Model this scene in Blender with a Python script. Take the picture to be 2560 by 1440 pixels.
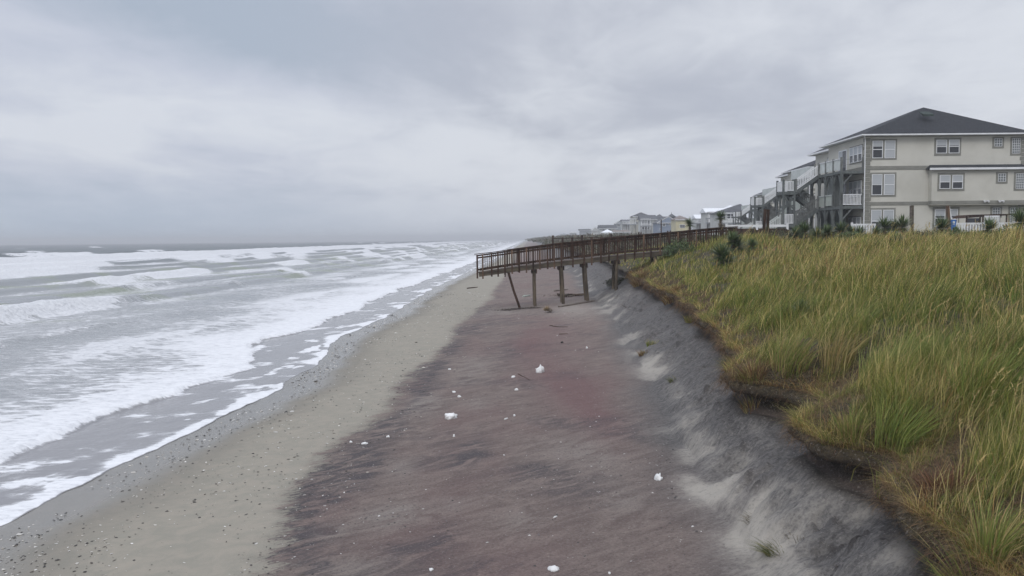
import bpy, math, random
import numpy as np
from mathutils import Vector, Matrix
for o in list(bpy.data.objects): bpy.data.objects.remove(o)
SC = bpy.context.scene; COL = SC.collection
random.seed(7); RNG = np.random.default_rng(7)
R = math.radians

# ------------------------------------------------------------------ camera
CAM_Z = 3.6; FPX = 1971.0; PITCH = math.atan((720-597.7)/FPX); ROLL = 0.009
F_ = Vector((0, math.cos(PITCH), -math.sin(PITCH)))
U0 = Vector((0, math.sin(PITCH), math.cos(PITCH))); R0 = Vector((1, 0, 0))
CR = R0*math.cos(ROLL) - U0*math.sin(ROLL); CU = U0*math.cos(ROLL) + R0*math.sin(ROLL)
cd = bpy.data.cameras.new('camera'); cam = bpy.data.objects.new('camera', cd); COL.objects.link(cam)
cd.sensor_width = 36; cd.lens = FPX/2560*36; cd.clip_end = 12000; cd.clip_start = 0.1
m3 = Matrix((CR, CU, -F_)).transposed()
cam.matrix_world = Matrix.Translation((0, 0, CAM_Z)) @ m3.to_4x4()
SC.camera = cam
def ray(px, py): return F_ + CR*((px-1280)/FPX) + CU*((720-py)/FPX)
def at(px, py, d):                      # point seen at photo pixel px,py at distance d along +Y
    v = ray(px, py); v = v*(d/v.y); return Vector((v.x, v.y, v.z+CAM_Z))

# ------------------------------------------------------------------ world, sun, exposure
W = bpy.data.worlds.new('World'); SC.world = W; W.use_nodes = True
SC.view_settings.view_transform = 'Standard'; SC.view_settings.look = 'None'
SC.view_settings.exposure = 0; SC.view_settings.gamma = 1
class NT:
    def __init__(s, nt): s.nt = nt; nt.nodes.clear()
    def n(s, t, **kw):
        nd = s.nt.nodes.new(t)
        for k, v in kw.items():
            if k.startswith('i_'):
                key = k[2:]; key = int(key) if key.isdigit() else key.replace('_', ' ')
                s.set(nd.inputs[key], v)
            else: setattr(nd, k, v)
        return nd
    def set(s, sock, v):
        if isinstance(v, bpy.types.NodeSocket): s.nt.links.new(v, sock)
        elif isinstance(v, bpy.types.Node): s.nt.links.new(v.outputs[0], sock)
        else:
            if isinstance(v, (tuple, list)) and len(v) == 3 and sock.type == 'RGBA': v = (*v, 1)
            sock.default_value = v
    def math(s, op, a, b=0.0, c=0.0, clamp=False):
        nd = s.n('ShaderNodeMath', operation=op, use_clamp=clamp)
        for i, v in enumerate((a, b, c)): s.set(nd.inputs[i], v)
        return nd.outputs[0]
    def mix(s, f, a, b, mode='MIX'):
        nd = s.n('ShaderNodeMix', data_type='RGBA', blend_type=mode)
        s.set(nd.inputs[0], f); s.set(nd.inputs[6], a); s.set(nd.inputs[7], b); return nd.outputs[2]
    def ss(s, v, a, b, lo=0.0, hi=1.0):
        nd = s.n('ShaderNodeMapRange', interpolation_type='SMOOTHSTEP')
        for i, x in enumerate((v, a, b, lo, hi)): s.set(nd.inputs[i], x)
        return nd.outputs[0]
    def noise(s, vec, scale, detail=4, rough=.55, dist=0.0):
        nd = s.n('ShaderNodeTexNoise'); s.set(nd.inputs['Vector'], vec)
        nd.inputs['Scale'].default_value = scale; nd.inputs['Detail'].default_value = detail
        nd.inputs['Roughness'].default_value = rough; nd.inputs['Distortion'].default_value = dist
        return nd.outputs[0]
    def mapping(s, vec, sc=(1, 1, 1), rot=(0, 0, 0), loc=(0, 0, 0)):
        nd = s.n('ShaderNodeMapping'); s.set(nd.inputs[0], vec)
        nd.inputs['Scale'].default_value = sc; nd.inputs['Rotation'].default_value = rot; nd.inputs['Location'].default_value = loc
        return nd.outputs[0]
SUN_EL, SUN_AZ = R(42), R(205)
w = NT(W.node_tree)
sky = w.n('ShaderNodeTexSky', sky_type='NISHITA', sun_disc=False, sun_elevation=SUN_EL, sun_rotation=SUN_AZ, air_density=1.5, dust_density=3.0)
tc = w.n('ShaderNodeTexCoord'); sep = w.n('ShaderNodeSeparateXYZ', i_0=tc.outputs['Generated'])
dx, dy, dz = sep.outputs
den = w.math('ADD', w.math('MAXIMUM', dz, 0.0), .16)
cp = w.n('ShaderNodeCombineXYZ', i_0=w.math('DIVIDE', dx, den), i_1=w.math('DIVIDE', dy, den), i_2=w.math('MULTIPLY', dz, .6))
n1 = w.noise(w.mapping(cp.outputs[0], (1, .62, 1), (0, 0, .25)), 1.15, 6, .52, .5)
n2 = w.noise(w.mapping(cp.outputs[0], (1, .8, 1), (0, 0, -.3), (5, 2, 0)), 3.4, 7, .58, .5)
cl = w.math('ADD', w.math('MULTIPLY', n1, .70), w.math('MULTIPLY', n2, .30))
az = w.math('DIVIDE', dx, w.math('MAXIMUM', dy, .05))            # tangent of the bearing
def blob(cx, cz, sx, sz, amt):                                     # a heavier or thinner bank of cloud round one bearing and height
    a = w.math('POWER', w.math('DIVIDE', w.math('SUBTRACT', az, cx), sx), 2.0)
    b = w.math('POWER', w.math('DIVIDE', w.math('SUBTRACT', dz, cz), sz), 2.0)
    return w.math('MULTIPLY', w.math('EXPONENT', w.math('MULTIPLY', w.math('ADD', a, b), -1.0)), amt)
BL = [(-.46, .262, .34, .060, -.24), (-.05, .265, .25, .05, -.12), (-.40, .15, .30, .045, .13), (.0, .185, .22, .035, -.08),
      (.33, .13, .24, .06, -.09), (-.08, .10, .22, .03, .06), (.30, .23, .3, .04, .04), (-.55, .045, .35, .035, -.05), (.62, .24, .10, .05, .12)]
for b in BL: cl = w.math('ADD', cl, blob(*b))
ramp = w.n('ShaderNodeValToRGB', i_0=cl); e = ramp.color_ramp.elements
e[0].position = .27; e[0].color = (4.25, 4.9, 5.95, 1); e[1].position = .64; e[1].color = (7.0, 7.35, 8.1, 1)
x = e.new(.47); x.color = (5.75, 6.15, 7.2, 1)
lav = w.mix(w.ss(cl, .30, .60), (4.8, 5.1, 5.95), (7.1, 7.4, 8.05))      # greyer, slightly violet cloud inland
hz = w.ss(dz, .0, .10, 1, 0)
hcol = w.mix(w.ss(az, -.5, .12), (4.5, 5.4, 6.6), (6.6, 6.95, 7.75))
cc = w.mix(w.math('MULTIPLY', hz, .8), w.mix(w.ss(az, -.38, .05), ramp.outputs[0], lav), hcol)
zen = w.ss(dz, .33, .85, 1.0, 1.9)                                # an overcast sky is brightest overhead
cc = w.n('ShaderNodeVectorMath', operation='SCALE', i_0=cc, i_Scale=zen).outputs[0]
tot = w.mix(.95, sky.outputs[0], cc)
bg = w.n('ShaderNodeBackground', i_Color=tot, i_Strength=.1)
w.nt.links.new(bg.outputs[0], w.n('ShaderNodeOutputWorld').inputs[0])
sl = bpy.data.lights.new('sun', 'SUN'); sl.energy = 1.0; sl.angle = R(25); sl.color = (1, .97, .92)
so = bpy.data.objects.new('sun', sl); COL.objects.link(so)
sd = Vector((math.sin(SUN_AZ)*math.cos(SUN_EL), math.cos(SUN_AZ)*math.cos(SUN_EL), math.sin(SUN_EL)))
so.rotation_euler = (-sd).to_track_quat('-Z', 'Y').to_euler(); so.location = (0, 0, 40)

# ------------------------------------------------------------------ tags and mesh helpers
def tag(o, label=None, cat=None, group=None, kind=None):
    for k, v in (('label', label), ('category', cat), ('group', group), ('kind', kind)):
        if v: o[k] = v
    return o
def empty(name, loc, label, cat, group=None):
    o = bpy.data.objects.new(name, None); COL.objects.link(o); o.location = loc; o.empty_display_size = .3
    return tag(o, label, cat, group)
def link(name, me, m, parent=None, loc=None):
    for k in (m if isinstance(m, list) else [m]): me.materials.append(k)
    o = bpy.data.objects.new(name, me); COL.objects.link(o)
    if parent: o.parent = parent
    if loc is not None: o.location = loc
    return o
class MB:
    def __init__(s): s.v = []; s.f = []
    def add(s, vs, fs):
        n = len(s.v); s.v += [tuple(v) for v in vs]; s.f += [tuple(i+n for i in f) for f in fs]; return s
    def box(s, x0, x1, y0, y1, z0, z1):
        return s.add([(x0, y0, z0), (x1, y0, z0), (x1, y1, z0), (x0, y1, z0), (x0, y0, z1), (x1, y0, z1), (x1, y1, z1), (x0, y1, z1)],
                     [(0, 3, 2, 1), (4, 5, 6, 7), (0, 1, 5, 4), (1, 2, 6, 5), (2, 3, 7, 6), (3, 0, 4, 7)])
    def hexa(s, b, t):
        return s.add(list(b)+list(t), [(0, 3, 2, 1), (4, 5, 6, 7), (0, 1, 5, 4), (1, 2, 6, 5), (2, 3, 7, 6), (3, 0, 4, 7)])
    def bar(s, p, q, wd, h, up=(0, 0, 1)):                          # a straight timber from p to q
        p = Vector(p); q = Vector(q); d = (q-p).normalized(); u = Vector(up)
        if abs(d.dot(u)) > .98: u = Vector((0, 1, 0))
        sx = d.cross(u).normalized(); u = sx.cross(d).normalized(); a = sx*wd/2; b = u*h/2
        return s.hexa([p-a-b, p+a-b, q+a-b, q-a-b], [p-a+b, p+a+b, q+a+b, q-a+b])
    def tube(s, pts, rad, n=8):
        pts = [Vector(p) for p in pts]; rad = rad if isinstance(rad, (list, tuple)) else [rad]*len(pts); vs = []; fs = []
        for i, p in enumerate(pts):
            d = (pts[min(i+1, len(pts)-1)]-pts[max(i-1, 0)]).normalized(); u = Vector((1, 0, 0)) if abs(d.x) < .9 else Vector((0, 1, 0))
            a = d.cross(u).normalized(); b = d.cross(a)
            for k in range(n): t = 2*math.pi*k/n; vs.append(p+(a*math.cos(t)+b*math.sin(t))*rad[i])
        for i in range(len(pts)-1):
            for k in range(n): fs.append((i*n+k, i*n+(k+1) % n, (i+1)*n+(k+1) % n, (i+1)*n+k))
        fs.append(tuple(range(n))[::-1]); fs.append(tuple((len(pts)-1)*n+k for k in range(n)))
        return s.add(vs, fs)
    def build(s, name, m, parent=None, org=(0, 0, 0), loc=None, smooth=False):
        me = bpy.data.meshes.new(name); o = Vector(org)
        me.from_pydata([(v[0]-o.x, v[1]-o.y, v[2]-o.z) for v in s.v], [], s.f); me.update()
        if smooth: me.polygons.foreach_set('use_smooth', [True]*len(me.polygons))
        return link(name, me, m, parent, loc)
def np_mesh(name, co, quads=None, tris=None, smooth=True, attrs=None):
    me = bpy.data.meshes.new(name); co = np.ascontiguousarray(co, dtype=np.float32); me.vertices.add(len(co)); me.vertices.foreach_set('co', co.ravel())
    L = []; st = []; k = 0
    for a, n in ((quads, 4), (tris, 3)):
        if a is not None and len(a):
            L.append(np.asarray(a, np.int32).ravel()); st.append(k+np.arange(len(a), dtype=np.int32)*n); k += len(a)*n
    L = np.concatenate(L); st = np.concatenate(st)
    me.loops.add(len(L)); me.loops.foreach_set('vertex_index', L)
    me.polygons.add(len(st)); me.polygons.foreach_set('loop_start', st)
    if smooth: me.polygons.foreach_set('use_smooth', np.ones(len(st), bool))
    for nm, arr in (attrs or {}).items():
        if arr.ndim == 1:
            a = me.attributes.new(nm, 'FLOAT', 'POINT'); a.data.foreach_set('value', np.ascontiguousarray(arr, np.float32))
        else:
            c4 = np.ones((len(arr), 4), np.float32); c4[:, :3] = arr
            a = me.attributes.new(nm, 'FLOAT_COLOR', 'POINT'); a.data.foreach_set('color', c4.ravel())
    me.update(calc_edges=True); me.validate(); return me
def copy_tree(o, parent=None):
    c = o.copy(); COL.objects.link(c)
    if parent is not None: c.parent = parent
    for ch in list(o.children): copy_tree(ch, c)
    return c

# ------------------------------------------------------------------ numpy noise
def _h(ix, iy, s):
    h = (ix.astype(np.int64)*374761393 + iy.astype(np.int64)*668265263 + s*974711) & 0xffffffff
    h = ((h ^ (h >> 13))*1274126177) & 0xffffffff; h = h ^ (h >> 16)
    return (h & 0xffff)/65535.0*2*np.pi
def pn(x, y, s=0):
    x, y = np.broadcast_arrays(np.asarray(x, float), np.asarray(y, float)); ix = np.floor(x); iy = np.floor(y); fx = x-ix; fy = y-iy
    ux = fx**3*(fx*(fx*6-15)+10); uy = fy**3*(fy*(fy*6-15)+10)
    def g(a, b): t = _h(ix+a, iy+b, s); return np.cos(t)*(fx-a)+np.sin(t)*(fy-b)
    return ((g(0, 0)*(1-ux)+g(1, 0)*ux)*(1-uy)+(g(0, 1)*(1-ux)+g(1, 1)*ux)*uy)*1.5
def fbm(x, y, o=4, s=0, k=.5):
    t = 0; a = 1; n = 0
    for i in range(o): t = t+a*pn(x*2**i, y*2**i, s+i*17); n += a; a *= k
    return t/n
def sst(v, a, b): t = np.clip((v-a)/(b-a), 0, 1); return t*t*(3-2*t)

# ------------------------------------------------------------------ materials
def pmat(name, col, rough=.8, var=.18, scale=6, bump=0, bscale=40, spec=.3, stretch=(1, 1, 1), col2=None, metal=0):
    m = bpy.data.materials.new(name); m.use_nodes = True; t = NT(m.node_tree)
    tc = t.n('ShaderNodeTexCoord').outputs['Object']; v = t.mapping(tc, stretch)
    n = t.noise(v, scale, 5, .6); f = t.ss(n, .3, .7)
    c2 = col2 or tuple(c*(1-var) for c in col); c1 = tuple(min(1, c*(1+var*.6)) for c in col)
    b = t.n('ShaderNodeBsdfPrincipled', i_Base_Color=t.mix(f, c2, c1), i_Roughness=rough, i_Metallic=metal); b.inputs['Specular IOR Level'].default_value = spec
    if bump:
        bn = t.n('ShaderNodeBump', i_Strength=bump, i_Distance=.02, i_Height=t.noise(v, bscale, 4, .6)); t.set(b.inputs['Normal'], bn)
    t.nt.links.new(b.outputs[0], t.n('ShaderNodeOutputMaterial').inputs[0]); return m
def attr_mat(name, attr='tint', rough=.65, transl=.3, spec=.25):
    m = bpy.data.materials.new(name); m.use_nodes = True; t = NT(m.node_tree)
    a = t.n('ShaderNodeAttribute', attribute_name=attr).outputs[0]
    b = t.n('ShaderNodeBsdfPrincipled', i_Base_Color=a, i_Roughness=rough); b.inputs['Specular IOR Level'].default_value = spec
    o = b.outputs[0]
    if transl:
        tr = t.n('ShaderNodeBsdfTranslucent', i_0=a); mx = t.n('ShaderNodeMixShader', i_0=transl, i_1=o, i_2=tr.outputs[0]); o = mx.outputs[0]
    t.nt.links.new(o, t.n('ShaderNodeOutputMaterial').inputs[0]); return m
# ------------------------------------------------------------------ shape of the shore (all in metres, y runs along the beach)
def lerp_tab(y, tab, slope):
    xs = [a for a, b in tab]; v = [b for a, b in tab]; y = np.asarray(y, float)
    return np.interp(y, xs, v) + slope*np.maximum(0, y-xs[-1])
LIP = [(2, 3.3), (5.5, 3.46), (7.3, 3.6), (7.8, 3.75), (8.1, 4.15), (8.6, 4.2), (8.95, 3.62), (9.7, 3.55), (10.3, 3.8), (10.8, 4.4), (11.6, 4.6), (12.3, 4.45), (12.8, 3.72), (13.7, 3.75), (14.4, 4.1), (15, 4.6), (16.5, 4.6),
       (17.6, 4.75), (19, 5.05), (21.5, 5.2), (24, 5.75), (27, 5.85), (29.5, 6.2), (33, 6.0), (37, 6.45), (41, 6.35), (46, 6.9), (60, 7.4)]
TOE = [(2, 2.3), (6, 2.45), (8, 2.75), (10, 2.75), (13, 2.85), (18, 3.3), (25, 3.8), (36, 4.5), (42, 4.7), (60, 5.3)]
EDGE = [(2, -7.7), (10, -7.7), (14, -7.65), (17, -7.25), (20, -6.85), (26, -6.7), (30, -7.1), (34, -7.6), (40, -7.1), (48, -6.9), (70, -6.9), (90, -6.1), (150, -4.2)]
def lip_x(y): y = np.asarray(y, float); return lerp_tab(y, LIP, .026)+.10*pn(y*.9, 3.3, 5)*np.minimum(1, y/20)+.07*pn(y*2.3, 1.3, 6)+(.8*pn(y/23, .5, 8))*sst(y, 50, 90)
def toe_x(y): y = np.asarray(y, float); return lerp_tab(y, TOE, .026)+.18*pn(y*.5, 7.7, 9)+(.8*pn(y/23, .5, 8))*sst(y, 50, 90)
def edge_x(y): y = np.asarray(y, float); return lerp_tab(y, EDGE, .021)+.22*pn(y*.33, .7, 11)+.13*fbm(y*1.1, 4.4, 3, 12)
def lip_z(y): y = np.asarray(y, float); return np.interp(y, [2, 8, 15, 28, 41, 60], [1.15, 1.2, 1.28, 1.45, 1.6, 1.8])+.06*pn(y*.7, 9.1, 14)
ZS = -.65
def z_beach(x, y):
    t = x-edge_x(y); return ZS+.052*t+.0028*np.maximum(0, t-5)**2
def cut(y):                                                         # how deep the sod is undercut along the edge
    y = np.asarray(y, float); o = .6+.9*np.clip(.5+fbm(y*.55, 2.2, 3, 51), 0, 1.2)
    o = o+.8*np.exp(-((y-11.4)/1.0)**2)+.8*np.exp(-((y-8.3)/.5)**2)+.5*np.exp(-((y-6.5)/.5)**2)
    return o*np.where(y < 60, 1, .5)
def foot(y): return lip_z(y)-.40*(.7+.5*cut(y))
def z_top(u, y):
    zl = lip_z(y); z = zl+(3.22-zl)*(1-np.exp(-np.maximum(u, 0)/4.6))+.20*sst(y, 22, 34)*sst(u, 2.5, 7)*(1-sst(y, 48, 64))+.42*np.exp(-((u-4.2)/2.4)**2)*sst(y, 33, 41)*(1-sst(y, 44.5, 48))+.22*np.exp(-((u-8)/4)**2)*sst(y, 36, 42)*(1-sst(y, 50, 60))
    return z
def ground(x, y):                                                   # height of the smooth ground, for standing things on
    x = np.asarray(x, float); y = np.asarray(y, float); xl = lip_x(y); xt = toe_x(y)
    zt = z_beach(xt, y); s = np.clip((x-xt)/(xl+.1-xt), 0, 1)
    zsl = zt+(foot(y)-zt)*s**1.15
    top = z_top(x-xl, y)+.16*fbm(x*.22, y*.22, 3, 21)*sst(x-xl, .2, 3)
    return np.where(x < xt, z_beach(x, y), np.where(x < xl, zsl, top))
def G(x, y): return float(ground(x, y))
def hit(px, py):                                                    # where the sight line through a photo pixel meets the ground
    v = ray(px, py); lo = 2.0; d = lo; prev = lo
    while d < 3000:
        p = v*(d/v.y)
        if p.z+CAM_Z < G(p.x, p.y):
            a, b = prev, d
            for _ in range(30):
                m = (a+b)/2; p = v*(m/v.y)
                if p.z+CAM_Z < G(p.x, p.y): b = m
                else: a = m
            p = v*(b/v.y); return Vector((p.x, p.y, G(p.x, p.y)))
        prev = d; d *= 1.01
    return at(px, py, 300)

# ------------------------------------------------------------------ ground sheet: beach, scarp with its overhanging lip, dune and land
rows = 2.4*np.exp(np.arange(0, 1300)*.0066); rows = rows[rows < 3300]; NY = len(rows)
Y = rows[:, None]; XE, XT, XL, ZL = edge_x(rows)[:, None], toe_x(rows)[:, None], lip_x(rows)[:, None], lip_z(rows)[:, None]
fa = np.linspace(0, 1, 190)[None]
XA = (XE-7)+(XT-XE+7)*fa; ZA = z_beach(XA, Y)
damp = 1/(1+(Y/45)**2)
def rough_beach(X, Yg):
    a, b = X*.95+Yg*.3, -X*.3+Yg*.95                              # wind-streak axes
    dry = sst(X, -3.2, -1.5)
    r = .016*fbm(a*.9, b*2.6, 4, 31)*dry + .010*np.abs(fbm(a*2.5, b*8, 3, 33))*dry + .006*fbm(a*.6, b*.6, 3, 34)
    return r
ZA = ZA+rough_beach(XA, Y)*np.minimum(1, damp*2)
fb = np.linspace(0, 1, 46)[None, 1:]
XB = XT+(XL+.10-XT)*fb; zt = z_beach(XT, Y)
ZB = zt+(foot(rows)[:, None]-zt)*fb**1.15
sk_a, sk_b = XB*.86+Y*.5, -XB*.5+Y*.86
rdg = np.clip(1-2.6*np.abs(fbm(sk_a*.55+3, sk_b*1.25, 4, 45)), -.4, 1)
clod = np.clip(fbm(XB*5.5, Y*5.5, 3, 46), 0, 1)*sst(fbm(XB*.9, Y*.9, 2, 47), -.15, .3)
ridge = fbm(XB*.75+Y*.12, Y*2.1, 4, 41); flow = fbm(XB*1.6, Y*5.5, 3, 42)
env = np.sin(np.pi*np.clip(fb, 0, 1))**.7
ZB = ZB+env*(.14*ridge+.06*flow+.15*rdg+.17*clod+.10*np.abs(fbm(XB*2.2+5, Y*2.2, 3, 43)))*np.minimum(1, damp*2.5)+rough_beach(XB, Y)*(1-fb)*np.minimum(1, damp*2)
# scarp: (dx, dz) from the lip, cut back under the sod and out again over the nose
ov = cut(rows)[:, None]
prof = [(.22, -.40), (.30, -.32), (.30, -.24), (.22, -.185), (.10, -.16), (-.02, -.15), (-.09, -.11), (-.09, -.06), (-.03, -.015), (.06, .0)]
XC = np.concatenate([XL+a*ov for a, b in prof], 1); ZC = np.concatenate([ZL+b*(.7+.5*ov) for a, b in prof], 1)
jit = fbm(Y*6+np.arange(10)[None]*1.7, np.arange(10)[None]*.9+Y*0, 3, 52)
XC = XC+.07*jit; ZC = ZC+.03*fbm(Y*8, np.arange(10)[None]*.8+Y*0, 2, 53)
ud = np.concatenate([.12+np.cumsum(np.geomspace(.05, 1.6, 74)), np.array([60, 85, 130, 200, 320, 520, 900, 1500, 2600.])])[None]
XD = XL+ud+0*Y; ZD = z_top(ud, Y)+.16*fbm(XD*.22, Y*.22, 3, 21)*sst(ud, .2, 3)+.03*fbm(XD*1.7, Y*1.7, 3, 22)
Xg = np.concatenate([XA, XB, XC, XD], 1); Zg = np.concatenate([ZA, ZB, ZC, ZD], 1); Yg = Y+0*Xg
NX = Xg.shape[1]; nA, nB, nC, nD = XA.shape[1], XB.shape[1], XC.shape[1], XD.shape[1]
part = np.concatenate([np.zeros(nA), np.ones(nB), np.full(nC, 2), np.full(nD, 3)])[None]+0*Xg
def grid_quads(ny, nx):
    i = np.arange(ny-1)[:, None]*nx+np.arange(nx-1)[None]; return np.stack([i, i+1, i+nx+1, i+nx], -1).reshape(-1, 4)
# what the sand is made of, by place, plus relief shading painted on the slope
BND = [(2, -2.9), (9, -2.85), (12, -3.1), (15, -3.25), (18, -2.75), (21, -2.9), (25, -2.6), (30, -2.3), (40, -2.0), (52, -1.2), (90, -.4)]
bx = lerp_tab(Yg, BND, .022)+.45*fbm(Yg*.35+Xg*.2, Xg*.5, 3, 61)+.28*fbm(Xg*.8+Yg*.25, Yg*2.8, 3, 62)
zone = sst(Xg-bx, -.95, .40)
xt = XT+0*Xg
grey = sst(Xg-xt, -1.1, .0+.3)*(part < 2)
grey = np.clip(grey+.35*fbm(Xg*.5, Yg*.35, 3, 63)*sst(Xg-xt, -2.2, -.6), 0, 1)*(part < 2)
clod_shade = np.zeros_like(Xg); clod_shade[:, nA:nA+nB] = np.clip(2.2*clod+.55*np.clip(-rdg, 0, 1)*2+.6*np.clip(fbm(sk_a*1.2, sk_b*7, 3, 48), 0, 1), 0, 1)*env*sst(fb, .04, .30)  # moist clods are darker; relief shading of clods and hollows is painted in too
bl = fbm(Xg*.75+3, Yg*.42, 3, 64); apron = np.exp(-((Xg-xt-.15)/.55)**2)
light = np.clip(apron*sst(bl, -.12, .3)*1.15+(part == 1)*sst(fbm(Xg*.9, Yg*.8, 3, 65), .18, .45)*.5, 0, 1)
light = np.clip(light+(part < 1.5)*.95*np.exp(-((Yg-41)/6.0)**2-((Xg-3.2)/1.7)**2), 0, 1)
def spots(L):
    s = 0*Xg
    for px, py, sx, sy, am in L: p = hit(px, py); s = s+am*np.exp(-((Xg-p.x)/sx)**2-((Yg-p.y)/sy)**2)
    return s
garnet = sst(fbm(Xg*.42+1, Yg*.22, 3, 67), -.08, .35)*(part < 1)*sst(xt-Xg, .3, 1.2)*zone*.35
garnet = np.clip((garnet+spots([(1420, 965, .75, 3.5, 1.0), (1330, 880, .9, 4.5, .7), (1500, 1050, .5, 2, .6), (1380, 830, 1.2, 5, .5), (1010, 1340, .5, 1, .4), (1280, 1420, .8, 1, .4)]))*(part < 1)*zone, 0, 1)
dark = sst(fbm(Xg*.35+Yg*.12, Yg*.4, 4, 68), .08, .42)*(part < 1)*zone+.9*np.exp(-((Xg-bx-.15)/.45)**2)*sst(fbm(Xg*.3, Yg*.28, 2, 69), -.12, .25)
band = np.exp(-((Xg-bx-.10)/.55)**2)*sst(fbm(Xg*.4, Yg*.25, 2, 169), -.25, .12)*sst(Yg, 60, 30)
dark = np.clip(.55*dark+1.1*band+spots([(890, 1165, .45, 1.1, 1.5), (800, 1235, .3, .7, 1.2), (960, 1080, .3, 1.2, .9), (1080, 920, .4, 2.0, .8), (1180, 1120, .35, 1.2, .8), (1260, 880, .7, 3, .7), (1100, 1345, .25, .5, .9), (975, 975, .35, 1.6, .9), (1350, 1180, .4, 1.0, .5), (1010, 1370, .3, .3, .7), (700, 1380, .35, .5, .6), (1120, 870, .6, 3, .6), (1230, 800, .9, 4, .35)])*(.45+1.1*np.clip(.5+fbm(Xg*1.2+Yg*.5, Yg*1.5, 3, 72), 0, 1))*zone, 0, 1)
paleS = np.clip(spots([(975, 1290, .4, .5, 1.0), (1060, 1010, .5, 1.2, .8), (1250, 780, 1.6, 3, .8), (1180, 920, .6, 2.5, .6), (1500, 1150, .4, 1, .45), (890, 1420, .4, .4, .5), (1420, 1120, .5, 1, .4), (1010, 1170, .25, .6, .6), (1200, 1010, .3, .8, .5), (830, 1330, .25, .3, .6), (1130, 1260, .3, .4, .4), (1560, 1250, .3, .5, .5), (1300, 1300, .25, .35, .4)])*1.35, 0, 1)
light = np.clip(light*.75+(part < 2)*spots([(1800, 1240, .40, .6, 1.3), (1920, 1300, .42, .5, 1.4), (2010, 1290, .3, .35, 1.0), (1735, 1210, .25, .5, .8), (2130, 1250, .22, .5, .9), (1640, 905, .35, 1.4, .8), (1690, 985, .25, .9, .8), (2260, 1390, .3, .3, .9), (1900, 1110, .15, .35, .8), (1880, 1160, .15, .3, .5), (1560, 740, .8, 3, .5)])*(.5+.9*np.clip(.5+fbm(Xg*1.5, Yg*1.2, 3, 73), 0, 1)), 0, 1)
light[:, nA:nA+nB] = np.clip(light[:, nA:nA+nB]*(1-.6*np.clip(rdg, 0, 1)*sst(fb, .12, .5)), 0, 1)
jc = np.concatenate([np.zeros(nA+nB), np.array([.55, 1, 1, 1, 1, .8, .5, .3, .15, .05]), np.zeros(nD)])[None]
soil = jc+0*Xg
soil[:, nA:nA+nB] = sst(fb, .78, 1.0)*(.75+.5*fbm(XB*1.3, Y*1.2, 3, 70))
sod = np.concatenate([np.zeros(nA+nB), np.array([0, 0, 0, .0, .1, .35, .7, .9, 1, 1]), np.ones(nD)])[None]+0*Xg
wet = 1-sst(Xg-XE, .0, 4.2+1.6*fbm(Yg*.3, Xg*.3, 2, 71))
cA = np.stack([zone, grey, light], -1).reshape(-1, 3); cB = np.stack([np.clip(soil, 0, 1), sod, wet], -1).reshape(-1, 3)
cC = np.stack([garnet, dark, paleS], -1).reshape(-1, 3); cD = clod_shade.ravel()
me = np_mesh('sand', np.stack([Xg, Yg, Zg], -1).reshape(-1, 3), grid_quads(NY, NX), attrs={'ma': cA, 'mb': cB, 'mc': cC, 'md': cD})
m = bpy.data.materials.new('sand'); m.use_nodes = True; t = NT(m.node_tree)
def at3(n): s = t.n('ShaderNodeSeparateColor', i_0=t.n('ShaderNodeAttribute', attribute_name=n).outputs[0]); return s.outputs
zo, gr, li = at3('ma')[:3]; so_, sd_, we = at3('mb')[:3]; ga, da, ps = at3('mc')[:3]
oc = t.n('ShaderNodeTexCoord').outputs['Object']
stv = t.mapping(t.mapping(oc, (1, 1, 1), (0, 0, -.55)), (1, 2.4, 1)); st1 = t.noise(stv, 1.5, 9, .68, .9); st2 = t.noise(t.mapping(t.mapping(oc, (1, 1, 1), (0, 0, -.4)), (1, 3.2, 1)), 6, 7, .7, .5)
fine = t.noise(oc, 55, 3, .7); mid = t.noise(oc, 3.3, 6, .65, .6); gran = t.noise(oc, 190, 2, .6)
olive = t.mix(t.ss(mid, .3, .7), (.255, .240, .200), (.305, .275, .228))
pink = t.mix(t.ss(st1, .34, .68), (.158, .120, .108), (.245, .196, .172))
pink = t.mix(t.math('MULTIPLY', ga, .75), pink, (.172, .092, .092))
pink = t.mix(t.math('MULTIPLY', t.math('MULTIPLY', da, t.ss(st1, .62, .42)), .85), pink, (.070, .064, .072))
pink = t.mix(t.math('MULTIPLY', ps, t.ss(st1, .32, .58)), pink, (.27, .235, .210))
pale = t.math('MULTIPLY', t.ss(st2, .60, .72), t.ss(mid, .45, .6)); pink = t.mix(t.math('MULTIPLY', pale, .45), pink, (.27, .240, .218))
zf = t.math('ADD', zo, t.math('MULTIPLY', t.math('SUBTRACT', st2, .5), 1.9)); zf = t.math('ADD', zf, t.math('MULTIPLY', t.math('SUBTRACT', st1, .5), 1.2)); zf = t.ss(zf, .34, .66)
zf = t.math('MULTIPLY', zf, t.ss(zo, .02, .2))
c = t.mix(zf, olive, pink)
greyc = t.mix(t.ss(st2, .35, .65), (.082, .078, .079), (.165, .157, .150)); c = t.mix(gr, c, greyc)
cdv = t.n('ShaderNodeAttribute', attribute_name='md').outputs['Fac']; rub = t.noise(oc, 9, 6, .75)
c = t.mix(t.math('MULTIPLY', t.ss(t.math('ADD', cdv, t.math('MULTIPLY', t.math('SUBTRACT', rub, .5), 1.3)), .25, .7), t.math('MULTIPLY', gr, .72)), c, (.052, .047, .046))  # darkens clods and hollows in the colour, standing in for weak relief shading
c = t.mix(t.math('MULTIPLY', li, t.ss(t.math('ADD', t.math('ADD', t.math('MULTIPLY', st2, .4), t.math('MULTIPLY', rub, .6)), t.math('MULTIPLY', li, .26)), .44, .78)), c, (.335, .31, .272))
c = t.mix(t.math('MULTIPLY', t.ss(we, .35, 1.0), .62), c, (.120, .112, .100))
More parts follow.
